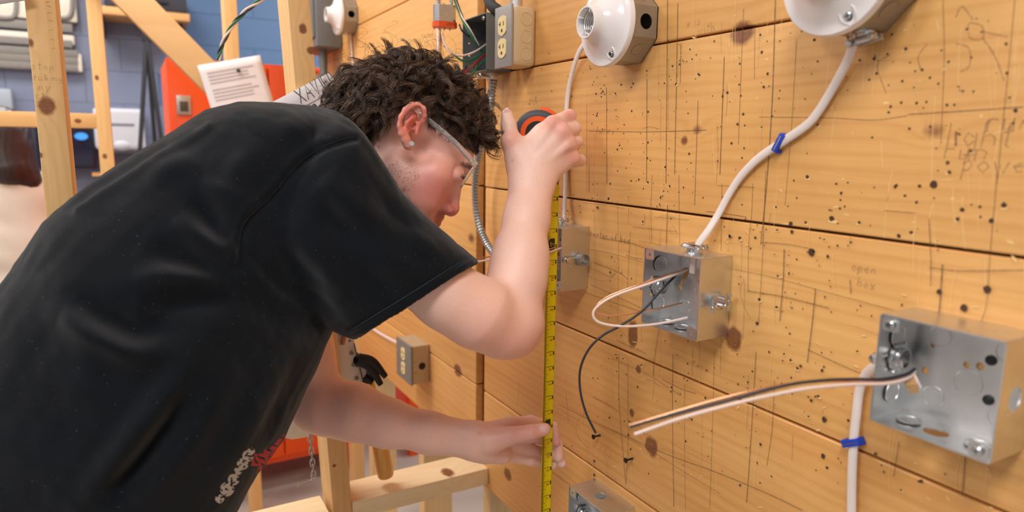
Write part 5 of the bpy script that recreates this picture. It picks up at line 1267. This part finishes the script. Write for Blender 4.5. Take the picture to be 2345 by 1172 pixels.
# ---- clear glasses
t = NT('clear_acetate'); t.set(Base_Color=(.95, .93, .92), Roughness=.08, IOR=1.46, Transmission_Weight=.86); clear_m = t.m
t = NT('lens_glass'); tr_ = t.n('BsdfTransparent'); gl = t.n('BsdfGlossy'); gl.inputs['Roughness'].default_value = .03; fr_ = t.n('Fresnel'); fr_.inputs[0].default_value = 1.5
mx = t.n('MixShader', i0=fr_.outputs[0]); t.t.links.new(tr_.outputs[0], mx.inputs[1]); t.t.links.new(gl.outputs[0], mx.inputs[2]); t.t.links.new(mx.outputs[0], t.out.inputs[0]); lens_m = t.m
GE = empty('eyeglasses', D(1080, 385, HM), 'clear plastic eyeglasses on the worker\'s face', 'glasses')
dh = img(-.56, .83); fwh = img(.83, .56)
def gp(side, q, down): return D(1092, 371, HM)+HV*side*q+dh*down+fwh*(-.0035*(q/.065)**2)
for s_ in (-1, 1):
    hp = gp(s_, .068, .006); mid = D(1030, 322, HM)+HV*s_*.0745; er = D(972, 274, HM)+HV*s_*.0765; tip = D(912, 262, HM)+HV*s_*.074
    P = catmull([hp-fwh*.003, hp*.5+mid*.5+HV*s_*.002, mid, er, er*.5+tip*.5+img(0, -.0035), tip], 6)
    b = MB(); b.tube(P, [1.15-.5*i/len(P) for i in range(len(P))], 8, flat=(.0036, .0013), nrm=HV*s_); b.build('temple_arm', clear_m, GE, smooth=60)
    b = MB(); b.box(hp+fwh*-.001, (.006, .007, .006), R=np.stack([fwh, dh, HV], 1), bev=.001); b.build('hinge', clear_m, GE, smooth=30)
    b = MB(); b.tube([hp-fwh*.004-dh*.0015+HV*-s_*.002, hp-fwh*.004+dh*.0025-HV*s_*.002], .0011, 8, mat=zinc); b.tube([hp+fwh*.001-HV*s_*.001, hp-fwh*.006-HV*s_*.001], .0009, 8, mat=zinc); b.build('hinge_pin', None, GE, smooth=60)
    R0 = rrect(.052, .042, .014, 6); C0 = .038
    P = [gp(s_, C0+x, .0225-y) for x, y in R0]
    b = MB(); b.tube(P+[P[0], P[1]], .0019, 8, cap=False); b.build('rim', clear_m, GE, smooth=60)
    b = MB(); b.add(P, [tuple(range(len(P)))]); b.build('lens', lens_m, GE)
    b = MB(); b.sphere(gp(s_, .013, .028)-fwh*.006, .0035, 10, 8, sc=(1, 1, 1.6)); b.build('nose_pad', clear_m, GE, smooth=60)
b = MB(); b.tube([gp(-1, .012, .014), D(1092, 371, HM)+dh*.011+fwh*.001, gp(1, .012, .014)], .0021, 8); b.build('bridge', clear_m, GE, smooth=60)
# ---- stud earring
c = D(943, 330, .9035); EE = empty('stud_earring', c, 'sparkling clear stud earring in the worker\'s ear lobe', 'earring')
t = NT('crystal'); t.set(Base_Color=(1, 1, 1), Roughness=.0, IOR=2.2, Transmission_Weight=.6); b = MB(); b.lathe(c, -HV, [(.0012, 0), (.0042, .0022), (.0042, .0028), (.0026, .0042)], 8); b.build('stone', t.m, EE, smooth=10)
b = MB()
for k in range(4): a_ = .6+k*1.5708; b.tube([c, c-HV*.0034+img(math.cos(a_), math.sin(a_))*.0042], .0005, 6)
b.build('setting', zinc, EE)

# ================================================================ tape measure
TX, TY = .577, .887
hf = unit(np.array([_fw[0], _fw[1], 0])); hr = unit(np.array([_rt[0], _rt[1], 0]))
bw = unit(hr*.76+hf*.65); bn = np.cross(B_, bw)
if np.dot(bn, hf) > 0: bn = -bn
TE = empty('tape_measure', (TX, TY, 0), 'orange and black tape measure with its yellow blade pulled down to the floor', 'tape measure')
yel = simple('yellow_blade', lin(228, 204, 12), .32, var=.06, scale=40, Coat_Weight=.2); ink = simple('black_ink', (.015, .014, .01), .5); red_ink = simple('red_ink', lin(206, 40, 20), .5)
def blade(u_, z, off=0.0):
    """u_ across the blade -0.5..0.5 (curved section)"""
    return np.array([TX, TY, z])+bw*u_*.0245+bn*(-.0032*(1-4*u_*u_)+.0016)+bn*off
b = MB(); NS = 9; V = []; zs = np.linspace(0.002, 1.352, 30)
for z in zs:
    for k in range(NS): V.append(blade(-.5+k/(NS-1), z))
b.add(V, [(i*NS+k, i*NS+k+1, (i+1)*NS+k+1, (i+1)*NS+k) for i in range(len(zs)-1) for k in range(NS-1)]); o = b.build('blade', yel, TE, smooth=180); o.modifiers.new('th', 'SOLIDIFY').thickness = .0003
b = MB(); r_b = MB()
def bstrip(mb, u0, u1, z0, z1, off=.0004):
    us = np.linspace(u0, u1, 4); V = [blade(u_, z, off) for u_ in us for z in (z0, z1)]; mb.add(V, [(2*i, 2*i+1, 2*i+3, 2*i+2) for i in range(3)])
for k in range(16*24, 16*53):
    z = k*.0254/16; u1 = .46 if k % 16 == 0 else (-.02 if k % 8 == 0 else (-.12 if k % 4 == 0 else (-.18 if k % 2 == 0 else -.25)))
    bstrip(b, -.5, u1, z-.00032, z+.00032)
    if k % 16 == 0:
        bstrip(b, .36, .44, z-.006, z-.001)
def text_mesh(body_, size):
    tx = bpy.data.curves.new('t', 'FONT'); tx.body = body_; tx.size = size; tx.align_x = 'CENTER'; tx.align_y = 'CENTER'
    ob = bpy.data.objects.new('t', tx); COL.objects.link(ob); me = bpy.data.meshes.new_from_object(ob.evaluated_get(bpy.context.evaluated_depsgraph_get())); bpy.data.objects.remove(ob)
    V = np.array([v.co[:] for v in me.vertices]); F = [tuple(p.vertices) for p in me.polygons]; bpy.data.meshes.remove(me); return V, F
TXT = {}
for n_i in range(24, 53):
    z = n_i*.0254; lab = str(n_i % 12) if n_i % 12 else f'{n_i//12}F'
    if lab not in TXT: TXT[lab] = text_mesh(lab, .0078 if 'F' not in lab else .0105)
    V, F = TXT[lab]
    if 'F' in lab:
        zc = z; b.add([blade(-.42, zc, .0005), blade(-.1, zc+.010, .0005), blade(.30, zc+.010, .0005), blade(.30, zc-.010, .0005), blade(-.1, zc-.010, .0005)], [(0, 1, 2, 3, 4)])
        r_b.add([blade(.10-p[1]/.0245, zc+p[0], .0009) for p in V], F, yel)
    else:
        r_b.add([blade(.20-p[1]/.0245, z-.0055+p[0], .0006) for p in V], F, red_ink)
b.build('graduations', ink, TE); r_b.build('numerals', None, TE)
b = MB(); b.box(np.array([TX, TY, .003])+bn*.004, (.022, .012, .0012), R=np.stack([bw, bn, B_], 1)); b.build('hook', zinc, TE)
# case held in the fist
cc = D(1231, 306, 1.049); v_ = unit(ray(1231, 306)); r_x = unit(_rt-v_*np.dot(v_, _rt)); r_d = np.cross(v_, r_x)
def case_outline(sc, n=44):
    P = []
    for k in range(n):
        a_ = 2*math.pi*k/n; x, y = math.cos(a_), math.sin(a_); e_ = 2.6 if y > 0 else 2.1
        rr = 1/((abs(x)**e_+abs(y)**e_)**(1/e_)); P.append((x*rr*.0365*sc, y*rr*.0365*sc))
    return P
def ring_loft(mb, prof, mat):
    n = 44; V = []
    for sc, c in prof: V += [cc+r_x*x+r_d*y+v_*c for x, y in case_outline(sc, n)]
    m = len(prof); F = [(i*n+k, i*n+(k+1) % n, (i+1)*n+(k+1) % n, (i+1)*n+k) for i in range(m-1) for k in range(n)]+[tuple(range(n-1, -1, -1)), tuple((m-1)*n+k for k in range(n))]
    mb.add(V, F, mat)
blk_r = simple('dark_grey_rubber', lin(72, 72, 78), .55); org = simple('orange_plastic', lin(244, 92, 18), .35)
b = MB(); ring_loft(b, [(.78, -.0165), (.90, -.0155), (.98, -.011), (1.0, -.005), (1.0, .005), (.98, .011), (.90, .0155), (.78, .0165)], None); b.build('case', blk_r, TE, smooth=50)
b = MB(); ring_loft(b, [(.72, -.0172), (.74, -.0150), (.74, .0150), (.72, .0172)], None); b.build('face_ring', org, TE, smooth=50)
b = MB(); ring_loft(b, [(.52, -.0178), (.54, -.0150), (.54, .0150), (.52, .0178)], None); b.build('label_disc', blackp, TE, smooth=50)
b = MB(); b.tube([cc+r_x*x*1.012+r_d*y*1.012-v_*.003 for x, y in case_outline(1.0)[34:41]], .0045, 8); b.build('grip_strip', org, TE, smooth=60)
b = MB(); b.lathe(cc+r_x*-.021+r_d*-.020-v_*.0125, -v_, [(.0026, 0), (.0026, .0022), (.0004, .0023)], 12); b.build('case_screw', dark, TE)
# ================================================================ things pinned to, hung on and standing behind the frames
paper_m = simple('white_paper', lin(232, 226, 230), .8); print_m = simple('grey_print', lin(186, 180, 184), .8); penc2 = simple('graphite_writing', lin(88, 84, 88), .7)
def sheet(label, A, Bp, h, bend=.01, y_dir=np.array([0, -1., 0]), w=None):
    """sheet of paper: A top-left, Bp top-right, hangs down h in the plane facing the camera"""
    A = np.asarray(A, float); Bp = np.asarray(Bp, float); u = unit(Bp-A); w = w or np.linalg.norm(Bp-A); v = np.cross(u, y_dir); v = -v if v[2] > 0 else v
    e = empty('paper_sheet', A+u*w/2, label, 'paper', 'paper sheets pinned to the studs')
    def P(a, b, off=0.0): return A+u*a+v*b+y_dir*(off+bend*math.sin(3.1*a/w)*(.2+b/h)+bend*.8*(b/h)**2)
    b = MB(); nu, nv = 10, 12
    V = [P(w*i/nu, h*j/nv) for j in range(nv+1) for i in range(nu+1)]
    b.add(V, [(j*(nu+1)+i, (j+1)*(nu+1)+i, (j+1)*(nu+1)+i+1, j*(nu+1)+i+1) for j in range(nv) for i in range(nu)]); o = b.build('page', paper_m, e, smooth=180); o.modifiers.new('t', 'SOLIDIFY').thickness = .0003
    return e, P, w
e, P, w = sheet('printed sheet pinned to the rear stud behind the worker\'s back', ony(452, 150, 2.335), ony(595, 126, 2.335), .28, .008)
b = MB()
for k in range(9):
    y = .028+k*.0105; L = .13 if k % 3 else .15
    if k in (4,): continue
    strip(b, [P(.02+i*.02, y, .001) for i in range(int(L/.02)+1)], .0035, np.array([0, -1., 0]))
for k in range(8):
    y = .15+k*.012; strip(b, [P(.02+i*.02, y, .001) for i in range(4+k % 3)], .004, np.array([0, -1., 0]))
b.build('printed_lines', print_m, e)
p = P(.112, .035, .003); b = MB(); b.lathe(p, (0, -1, 0), [(.006, 0), (.006, .002), (.0035, .004), (.003, .006), (.0005, .0065)], 12); b.build('pin', simple('dark_pin', lin(60, 58, 60), .4), e, smooth=40)
A0, B0 = ony(600, 246, 1.230), ony(756, 165, 1.230)
u0 = unit(B0-A0)
e, P, w = sheet('white name sheet with a large pencilled name, tilted on the near stud', B0-u0*.279, B0, .216, .003, w=.279)
b = MB()
def on_paper(px_, py_):
    p_ = ony(px_, py_, 1.230); q_ = p_-(B0-u0*.279); vv = np.cross(u0, [0, -1., 0]); vv = -vv if vv[2] > 0 else vv
    return float(q_@u0), float(q_@vv)
a0, b0 = on_paper(690, 238); a1, b1 = on_paper(776, 192)
hh = .026; sx = (a1-a0)/(5.2*hh)*1.02
for st in word('XAVIER', hh, .04, 31, .05):
    strip(b, [P(a0+x*sx, b0+(b1-b0)*x/(5.2*hh)-y, .0008) for x, y in st], .0016, np.array([0, -1., 0]))
strip(b, [P(a0-.04+i*.02, b0+.006, .0008) for i in range(9)], .0009, np.array([0, -1., 0]))
for k in range(4): strip(b, [P(a0+.03+i*.014, b0+.014+k*.008, .0008) for i in range(6)], .0016, np.array([0, -1., 0]))
b.build('pencilled_name', penc2, e)
a2, b2 = on_paper(719, 243); p = P(a2, b2, .001); b = MB(); b.lathe(p, (0, -1, 0), [(.0042, 0), (.0042, .001), (.002, .0025), (.0004, .003)], 12); b.build('screw_head', simple('dark_pin', lin(60, 58, 60), .4), e, smooth=40)
q0, q1 = ony(-60, 21, 1.228), ony(76, -1, 1.228); uu = unit(q1-q0); vv = np.array([-uu[2], 0, uu[0]])
sheet('corner of a white sheet at the top left edge above the stud', q0+vv*.216, q1+vv*.216, .216, .002)
# twisted wires hanging from above
T0 = [D(500, 138, 1.34), D(508, 105, 1.34), D(530, 62, 1.345), D(560, 28, 1.35), D(600, -2, 1.355), D(650, -40, 1.36), D(700, -90, 1.37)]
Pc = catmull(T0, 14); e = empty('twisted_wires', T0[0], 'twisted green, white and black wires dangling above the printed sheet', 'wires')
for k, (nm, m) in enumerate((('green_wire', g_wire), ('white_wire', w_wire), ('black_wire', k_wire))):
    Q = []
    for i, p in enumerate(Pc):
        T = unit(Pc[min(i+1, len(Pc)-1)]-Pc[max(i-1, 0)]); a_ = unit(np.cross(T, [0, 1, .3])); c_ = np.cross(T, a_); an = i*.24+k*2.094; Q.append(p+(a_*math.cos(an)+c_*math.sin(an))*.0024)
    b = MB(); b.tube(Q, .0021, 8); b.build(nm, m, e, smooth=60)
# --- tool pouch, hammer, chain on the near stud
leather = simple('white_leather', lin(214, 208, 202), .75, var=.08, scale=60, bump=.2)
e = empty('tool_pouch', ony(800, 830, 1.275), 'off-white riveted leather tool pouch hung on the near stud', 'tool pouch')
def slab(pts, y, th, name, mt, parent, bulge=0.0):
    L = [ony(a, c, y) for a, c in pts]; cen = sum(L)/len(L); b = MB(); n = len(L)
    F0 = [p+np.array([0, -bulge*0, 0]) for p in L]; B_k = [p+np.array([0, th, 0]) for p in L]
    b.add(F0+B_k+[cen-np.array([0, bulge, 0])], [(i, (i+1) % n, 2*n) for i in range(n)]+[((i+1) % n, i, n+i, n+(i+1) % n) for i in range(n)]+[tuple(n+i for i in range(n-1, -1, -1))])
    return b.build(name, mt, parent, smooth=35)
slab([(764, 700), (776, 716), (800, 740), (812, 790), (836, 888), (836, 906), (806, 925), (770, 925), (764, 800)], 1.262, .02, 'pouch_panel', leather, e, .004)
slab([(764, 690), (782, 712), (806, 748), (812, 786), (796, 795), (770, 806)], 1.256, .006, 'flap', leather, e, .002)
slab([(652, 950), (722, 945), (722, 990), (700, 1001), (668, 1006), (652, 1002)], 1.345, .06, 'lower_bag', leather, e, .01)
b = MB(); slab([(820, 822), (832, 834), (851, 888), (848, 899), (838, 897), (829, 868)], 1.266, .012, 'hammer_loop', leather, e, .003)
for a, c in ((800, 779), (805, 808), (810, 835), (817, 866)):
    p = ony(a, c, 1.257); b = MB(); b.lathe(p, (0, -1, 0), [(.0042, 0), (.0042, .0012), (.0015, .0022), (.0004, .0018)], 10); b.build('rivet', simple('dull_rivet', lin(120, 116, 112), .4, .7), e, smooth=30)
b = MB(); b.tube(catmull([ony(776, 735, 1.25), ony(786, 752, 1.246), ony(788, 770, 1.247), ony(784, 788, 1.25)], 5), .0042, 8); b.build('lace', simple('tan_leather', lin(176, 116, 66), .7), e, smooth=60)
b = MB(); b.tube([ony(811, 786, 1.256), ony(823, 838, 1.256), ony(835, 890, 1.256)], .0012, 6); b.build('stitching', simple('dark_thread', lin(90, 84, 82), .8), e, smooth=60)
# hammer
hb0, hb1 = ony(884, 1090, 1.270), ony(842, 872, 1.272); e = empty('claw_hammer', hb0, 'claw hammer with a yellowed wooden handle hanging in the pouch loop', 'hammer')
dv = unit(hb1-hb0); L = np.linalg.norm(hb1-hb0)
prof = [(.0005, 0), (.0155, .0005), (.0170, .004), (.0172, .02), (.0162, .07), (.0148, L*.7), (.0125, L+.01)]
b = MB(); b.lathe(hb0, dv, prof, 20); b.build('handle', wood('hickory_handle', lin(206, 140, 52), lin(232, 178, 88), 'z', 120, .5, .35, coat=.4), e, smooth=50)
hd_m = simple('black_hammer_head', lin(38, 38, 42), .35, .6, .1, 50); hc = hb1+dv*.004; c1 = ony(818, 822, 1.262); 
b = MB(); b.tube([hc-unit(ony(880, 860, 1.262)-c1)*.012, hc+unit(ony(880, 860, 1.262)-c1)*.008], [.014, .014], 14); 
for tip in ((883, 862), (872, 880)):
    t0 = ony(822, 822, 1.256); t1 = ony(853 if tip[1] < 870 else 848, 828 if tip[1] < 870 else 842, 1.248); t2 = ony(*tip, 1.248); b.tube(catmull([t0, t1, t2], 6), [.0125-.0065*i/12 for i in range(13)], 10, flat=(1.0, .7), nrm=(0, -1., .3))
b.cyl(ony(826, 828, 1.262), ony(796, 812, 1.282), .013, 14); b.build('head', hd_m, e, smooth=45)
# chain with an S-hook
e = empty('chain', ony(712, 985, 1.225), 'short steel chain with a wire hook hanging beside the near stud', 'chain')
ch_m = simple('chain_steel', (.45, .43, .41), .4, .9)
cp = [ony(708+1.25*i, 978+13.5*i, 1.224) for i in range(9)]
for i, p in enumerate(cp):
    b = MB(); n_ = np.array([0, -1., 0]) if i % 2 == 0 else np.array([1., -.35, 0]); s_ = unit(np.cross(n_, B_)); Pk = [p+s_*math.cos(a_)*.0042+B_*math.sin(a_)*.0088 for a_ in np.linspace(0, 2*math.pi, 15)]
    b.tube(Pk, .0014, 6, cap=False); b.build('link', ch_m, e, smooth=60)
b = MB(); b.tube(catmull([ony(722, 1092, 1.222), ony(714, 1084, 1.222), ony(715, 1098, 1.222), ony(700, 1106, 1.215), ony(682, 1112, 1.21)], 6), .0017, 8); b.build('hook', ch_m, e, smooth=60)

# --- behind the frames
org_m = simple('orange_enamel', lin(250, 92, 20), .42, var=.03, scale=8); ex = simple('shadow_gap', (.02, .01, .006), .8)
def cabinet(label, x0, x1, y0, y1, z0, z1, hx=None):
    e = empty('metal_cabinet', ((x0+x1)/2, (y0+y1)/2, 0), label, 'cabinet', 'orange metal cabinets')
    MB().box2((x0, y0+.02, z0), (x1, y1, z1), bev=.004).build('carcass', org_m, e, smooth=30)
    xm = (x0+x1)/2
    for a, c in ((x0+.008, xm-.003), (xm+.003, x1-.008)): MB().box2((a, y0, z0+.03), (c, y0+.021, z1-.012), bev=.004).build('door', org_m, e, smooth=30)
    for a in (x0+.02, x1-.06):
        for c in (y0+.03, y1-.07): MB().box2((a, c, 0), (a+.04, c+.04, z0+.002), bev=.003).build('leg', org_m, e, smooth=30)
    if hx:
        h = ony(hx[0], hx[1], y0); k = empty('handle', h); par(k, e)
        b = MB(); b.box(h+np.array([0, -.003, 0]), (.046, .008, .066), bev=.003); b.build('escutcheon', simple('handle_chrome', (.62, .6, .58), .35, .9), k, smooth=30)
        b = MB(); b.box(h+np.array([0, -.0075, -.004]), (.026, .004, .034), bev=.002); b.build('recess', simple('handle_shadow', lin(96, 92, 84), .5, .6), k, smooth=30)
    return e
cabinet('tall orange metal cabinet behind the printed sheet', .134, .79, 2.62, 3.06, .11, 1.655, (421, 241))
cabinet('orange metal cabinet standing behind the plank wall', .98, 1.55, 2.62, 3.06, .11, 1.60)
ply = wood('plywood_floor_sheet', lin(168, 120, 82), lin(200, 158, 116), 'x', 30, .5, .7)
tag(MB().box2((-.25, 1.62, 0), (.64, 2.38, .018), bev=.002).build('plywood_sheet', ply, origin=(.2, 2, 0)), 'brown plywood sheet lying on the floor between the frames', 'plywood')
e = empty('paper_towel_dispenser', (0, 4.85, 1.43), 'white paper towel dispenser on the blue block wall', 'towel dispenser')
wp_m = simple('dispenser_white', lin(196, 198, 206), .4)
MB().box2((-.17, 4.78, 1.315), (.10, 4.995, 1.565), bev=.03, seg=4).build('cover', wp_m, e, smooth=30)
MB().box2((-.10, 4.776, 1.462), (.045, 4.786, 1.474), bev=.002).build('slot', simple('slot_grey', lin(110, 112, 122), .6), e)
b = MB(); b.sphere((-.03, 4.80, 1.345), .06, 16, 10, sc=(1, .5, .6)); b.build('paper_lip', wp_m, e, smooth=60)
MB().box2((-.15, 4.80, 1.295), (.08, 4.99, 1.32), bev=.01).build('base_tray', simple('tray_grey', lin(92, 92, 104), .5), e, smooth=30)
e = empty('light_stand', (.17, 4.8, 0), 'black folded tripod stand leaning on the blue wall', 'tripod'); blk_t = simple('black_tube', lin(34, 32, 36), .5)
top = ony(336, 84, 4.70)
for nm, q in (('leg', (316, 420)), ('leg', (384, 420))):
    qq = ony(*q, 4.66); dvv = (qq-top)/np.linalg.norm(qq-top); n_ = (top[2]-.01)/(-dvv[2]); MB().tube([top, top+dvv*n_*.5, top+dvv*n_], [.013, .0125, .011], 10).build(nm, blk_t, e, smooth=60)
MB().tube([top+np.array([0, .03, .0]), np.array([top[0]+.02, 4.97, .01])], .012, 10).build('leg', blk_t, e, smooth=60)
MB().box(top+np.array([0, .01, .03]), (.05, .05, .12), bev=.01).build('hub', blk_t, e, smooth=30)
shelf_m = wood('shelf_board', lin(190, 134, 78), lin(216, 164, 104), 'x', 40)
e = empty('wall_shelf', (.1, 4.85, 2.08), 'wooden wall shelf high on the blue wall', 'shelf')
MB().box2((-.12, 4.70, 2.095), (.385, 4.995, 2.14), bev=.004).build('board', shelf_m, e, smooth=30)
for x in (-.08, .34): MB().box2((x-.01, 4.80, 2.0), (x+.01, 4.995, 2.095), bev=.002).build('bracket', blk_t, e, smooth=30)
e = empty('tool_case', (.2, 4.85, 2.14), 'black plastic tool case lying on the wall shelf', 'tool case')
MB().box2((-.06, 4.72, 2.141), (.375, 4.98, 2.26), bev=.02, seg=3).build('shell', simple('case_black', lin(40, 40, 48), .5), e, smooth=30)
MB().box2((.05, 4.705, 2.185), (.27, 4.725, 2.215), bev=.006).build('handle', blackp, e, smooth=30)
# beige slotted panels hung on the wall
e = empty('slotted_board', (-.4, 4.97, 1.8), 'beige slotted display board with grey channels, high on the wall at the left', 'display board')
bg = simple('beige_board', lin(206, 198, 184), .6, var=.06, scale=20); gr = simple('grey_channel', lin(120, 114, 108), .6)
def pbox(x0, y0, x1, y1, Y, th, name, mt, bev=.012):
    p0, p1 = ony(x0, y0, Y), ony(x1, y1, Y); MB().box2((min(p0[0], p1[0]), Y, min(p0[2], p1[2])), (max(p0[0], p1[0]), Y+th, max(p0[2], p1[2])), bev=min(bev, th*.45)).build(name, mt, e, smooth=30)
pbox(-160, 100, 190, 165, 4.94, .05, 'panel', bg); pbox(-160, 55, 172, 104, 4.945, .045, 'panel', bg); pbox(-160, -60, 178, 52, 4.935, .055, 'panel', bg)
for yy in (50, 88, 110, 128, 145): pbox(-150, yy, 178 if yy > 100 else 165, yy+5, 4.932, .012, 'channel', gr, .004)
for xx in (12, 140):
    Pk = [ony(xx+26*math.copysign(abs(math.cos(a_))**.5, math.cos(a_)), -2+44*math.copysign(abs(math.sin(a_))**.5, math.sin(a_)), 4.93) for a_ in np.linspace(0, 2*math.pi, 33)]
    b = MB(); b.tube(Pk, .012, 8, cap=False); b.build('ring_channel', gr, e, smooth=60)
e = empty('wall_monitor', (-.3, 4.6, 1.3), 'dark wall monitor with a small blue glow, behind the left stud', 'monitor')
MB().box2((-.48, 4.86, 1.20), (-.172, 4.93, 1.455), bev=.008).build('housing', simple('monitor_black', lin(28, 28, 40), .35), e, smooth=30)
MB().box2((-.465, 4.855, 1.215), (-.187, 4.862, 1.44), bev=.001).build('screen', simple('dark_screen', lin(20, 22, 44), .12), e)
MB().box2((-.4, 4.93, 1.26), (-.28, 5.0, 1.38), bev=.004).build('mount', blk_t, e)
t = NT('blue_screen_light'); t.set(Base_Color=(.02, .08, .3), Emission_Color=lin(60, 150, 230), Emission_Strength=1.0); b = MB(); q = ony(186, 312, 4.853)
b.add([q+np.array([.035*math.cos(a_), 0, .022*math.sin(a_)]) for a_ in np.linspace(0, 2*math.pi, 15)[:-1]], [tuple(range(14))]); b.build('lit_icon', t.m, e)
MB().box2((-.20, 4.84, 1.155), (-.15, 4.98, 1.175)).build('ledge', shelf_m, e)
tag(MB().box2((-.67, 4.90, 1.52), (-.565, 5.0, 1.66), bev=.015).build('soap_dispenser', simple('soap_grey', lin(150, 158, 168), .35), smooth=30), 'grey soap dispenser on the wall at the left edge', 'soap dispenser')
tag(MB().lathe((-.655, 4.93, 1.365), (0, -1, 0), [(.05, -.06), (.066, 0), (.066, .012), (.056, .016), (.001, .012)], 28).build('wall_mirror', simple('mirror_grey', lin(150, 164, 190), .2, .6), smooth=40), 'round grey-blue wall mirror at the left edge beside the hair', 'mirror')

# --- second person, seen from behind
px0, py0 = -.40, 3.0
LAT = np.array([1., 0, 0]); I3 = np.eye(3)
def at2(a, c, z): return np.array([px0+a, py0+c, z])
sw = [ell(at2(0, 0, 1.0), I3, (.19, .125, .24), .05), ell(at2(0, -.01, 1.17), I3, (.17, .105, .11), .05), ell(at2(0, 0, .80), I3, (.18, .13, .10), .05), cone(at2(-.15, 0, 1.2), at2(-.235, .02, .96), .058, .052, .03), cone(at2(-.235, .02, .96), at2(-.22, .16, .84), .05, .042, .03),
      cone(at2(.15, 0, 1.2), at2(.225, .02, .96), .058, .052, .03), cone(at2(.225, .02, .96), at2(.20, .16, .84), .05, .042, .03), cone(at2(-.05, -.05, 1.23), at2(.05, -.05, 1.23), .05, .05, .03)]
V, F = sdf_mesh(sw, .007); N_ = vnormals(V, F); V = V+N_*(.002*np.sin(V[:, 2]*70+3*np.sin(V[:, 0]*18))*(.5+.5*np.sin(V[:, 0]*25)))[:, None]
P2 = empty('person', (px0, py0, 0), 'person with long dark hair in a cream sweatshirt, seen from behind at the left edge', 'person')
bd = [ell(at2(0, .03, 1.375), I3, (.075, .095, .105), .02), cone(at2(0, .02, 1.30), at2(0, .0, 1.18), .05, .055, .03), cone(at2(-.2, .17, .84), at2(-.16, .25, .86), .03, .03, .02), cone(at2(.18, .17, .84), at2(.14, .25, .86), .03, .03, .02), cone(at2(0, 0, 1.18), at2(0, 0, .9), .09, .1, .05)]
bd += [cone(at2(-.16, .25, .86)+np.array([.008*k, 0, .012*(k-1.5)]), at2(-.10, .29, .86)+np.array([.008*k, .004*k, .012*(k-1.5)]), .009, .007, .004) for k in range(4)]+[cone(at2(.14, .25, .86)-np.array([.008*k, 0, .012*(k-1.5)]), at2(.08, .29, .86)-np.array([.008*k, -.004*k, .012*(k-1.5)]), .009, .007, .004) for k in range(4)]
bd += [cone(at2(-.17, .245, .875), at2(-.12, .25, .91), .010, .008, .006), cone(at2(.15, .245, .875), at2(.10, .25, .91), .010, .008, .006), ell(at2(0, .125, 1.365), I3, (.012, .02, .018), .01)]
V2, F2 = sdf_mesh(bd, .006); np_mesh('body', V2, F2, simple('skin_plain', lin(226, 178, 156), .5), P2)
np_mesh('sweatshirt', V, F, simple('cream_fleece', lin(226, 216, 204), .9, var=.05, scale=25), P2)
hr2 = [ell(at2(.01, .0, 1.385), I3, (.098, .105, .105), .03), cone(at2(.0, -.045, 1.36), at2(.03, -.085, 1.27), .085, .06, .04), cone(at2(.05, -.04, 1.33), at2(.08, -.06, 1.23), .06, .045, .03), ell(at2(0, .16, 1.34), I3, (.07, .09, .085), .02, True)]
V, F = sdf_mesh(hr2, .006); V = V+vnormals(V, F)*(.0006*np.sin(V[:, 0]*330+4*np.sin(V[:, 2]*20)))[:, None]
np_mesh('hair', V, F, simple('dark_long_hair', lin(46, 32, 34), .4, var=.3, scale=60), P2)
lg = [cone(at2(-.06, 0, .80), at2(.06, 0, .80), .12, .12, .04)]+[cone(at2(s*.085, 0, .76), at2(s*.09, .0, .10), .088, .06, .04) for s in (-1, 1)]
V, F = sdf_mesh(lg, .009); np_mesh('trousers', V, F, simple('black_trousers', lin(30, 30, 36), .8), P2)
for s in (-1, 1):
    sh = [ell(at2(s*.09, .05, .045), I3, (.045, .12, .045), .02), ell(at2(s*.09, .05, -.06), I3, (.5, .5, .06), .004, True)]
    V, F = sdf_mesh(sh, .006); np_mesh('shoe', V, F, simple('black_shoe', lin(26, 26, 28), .5), P2)
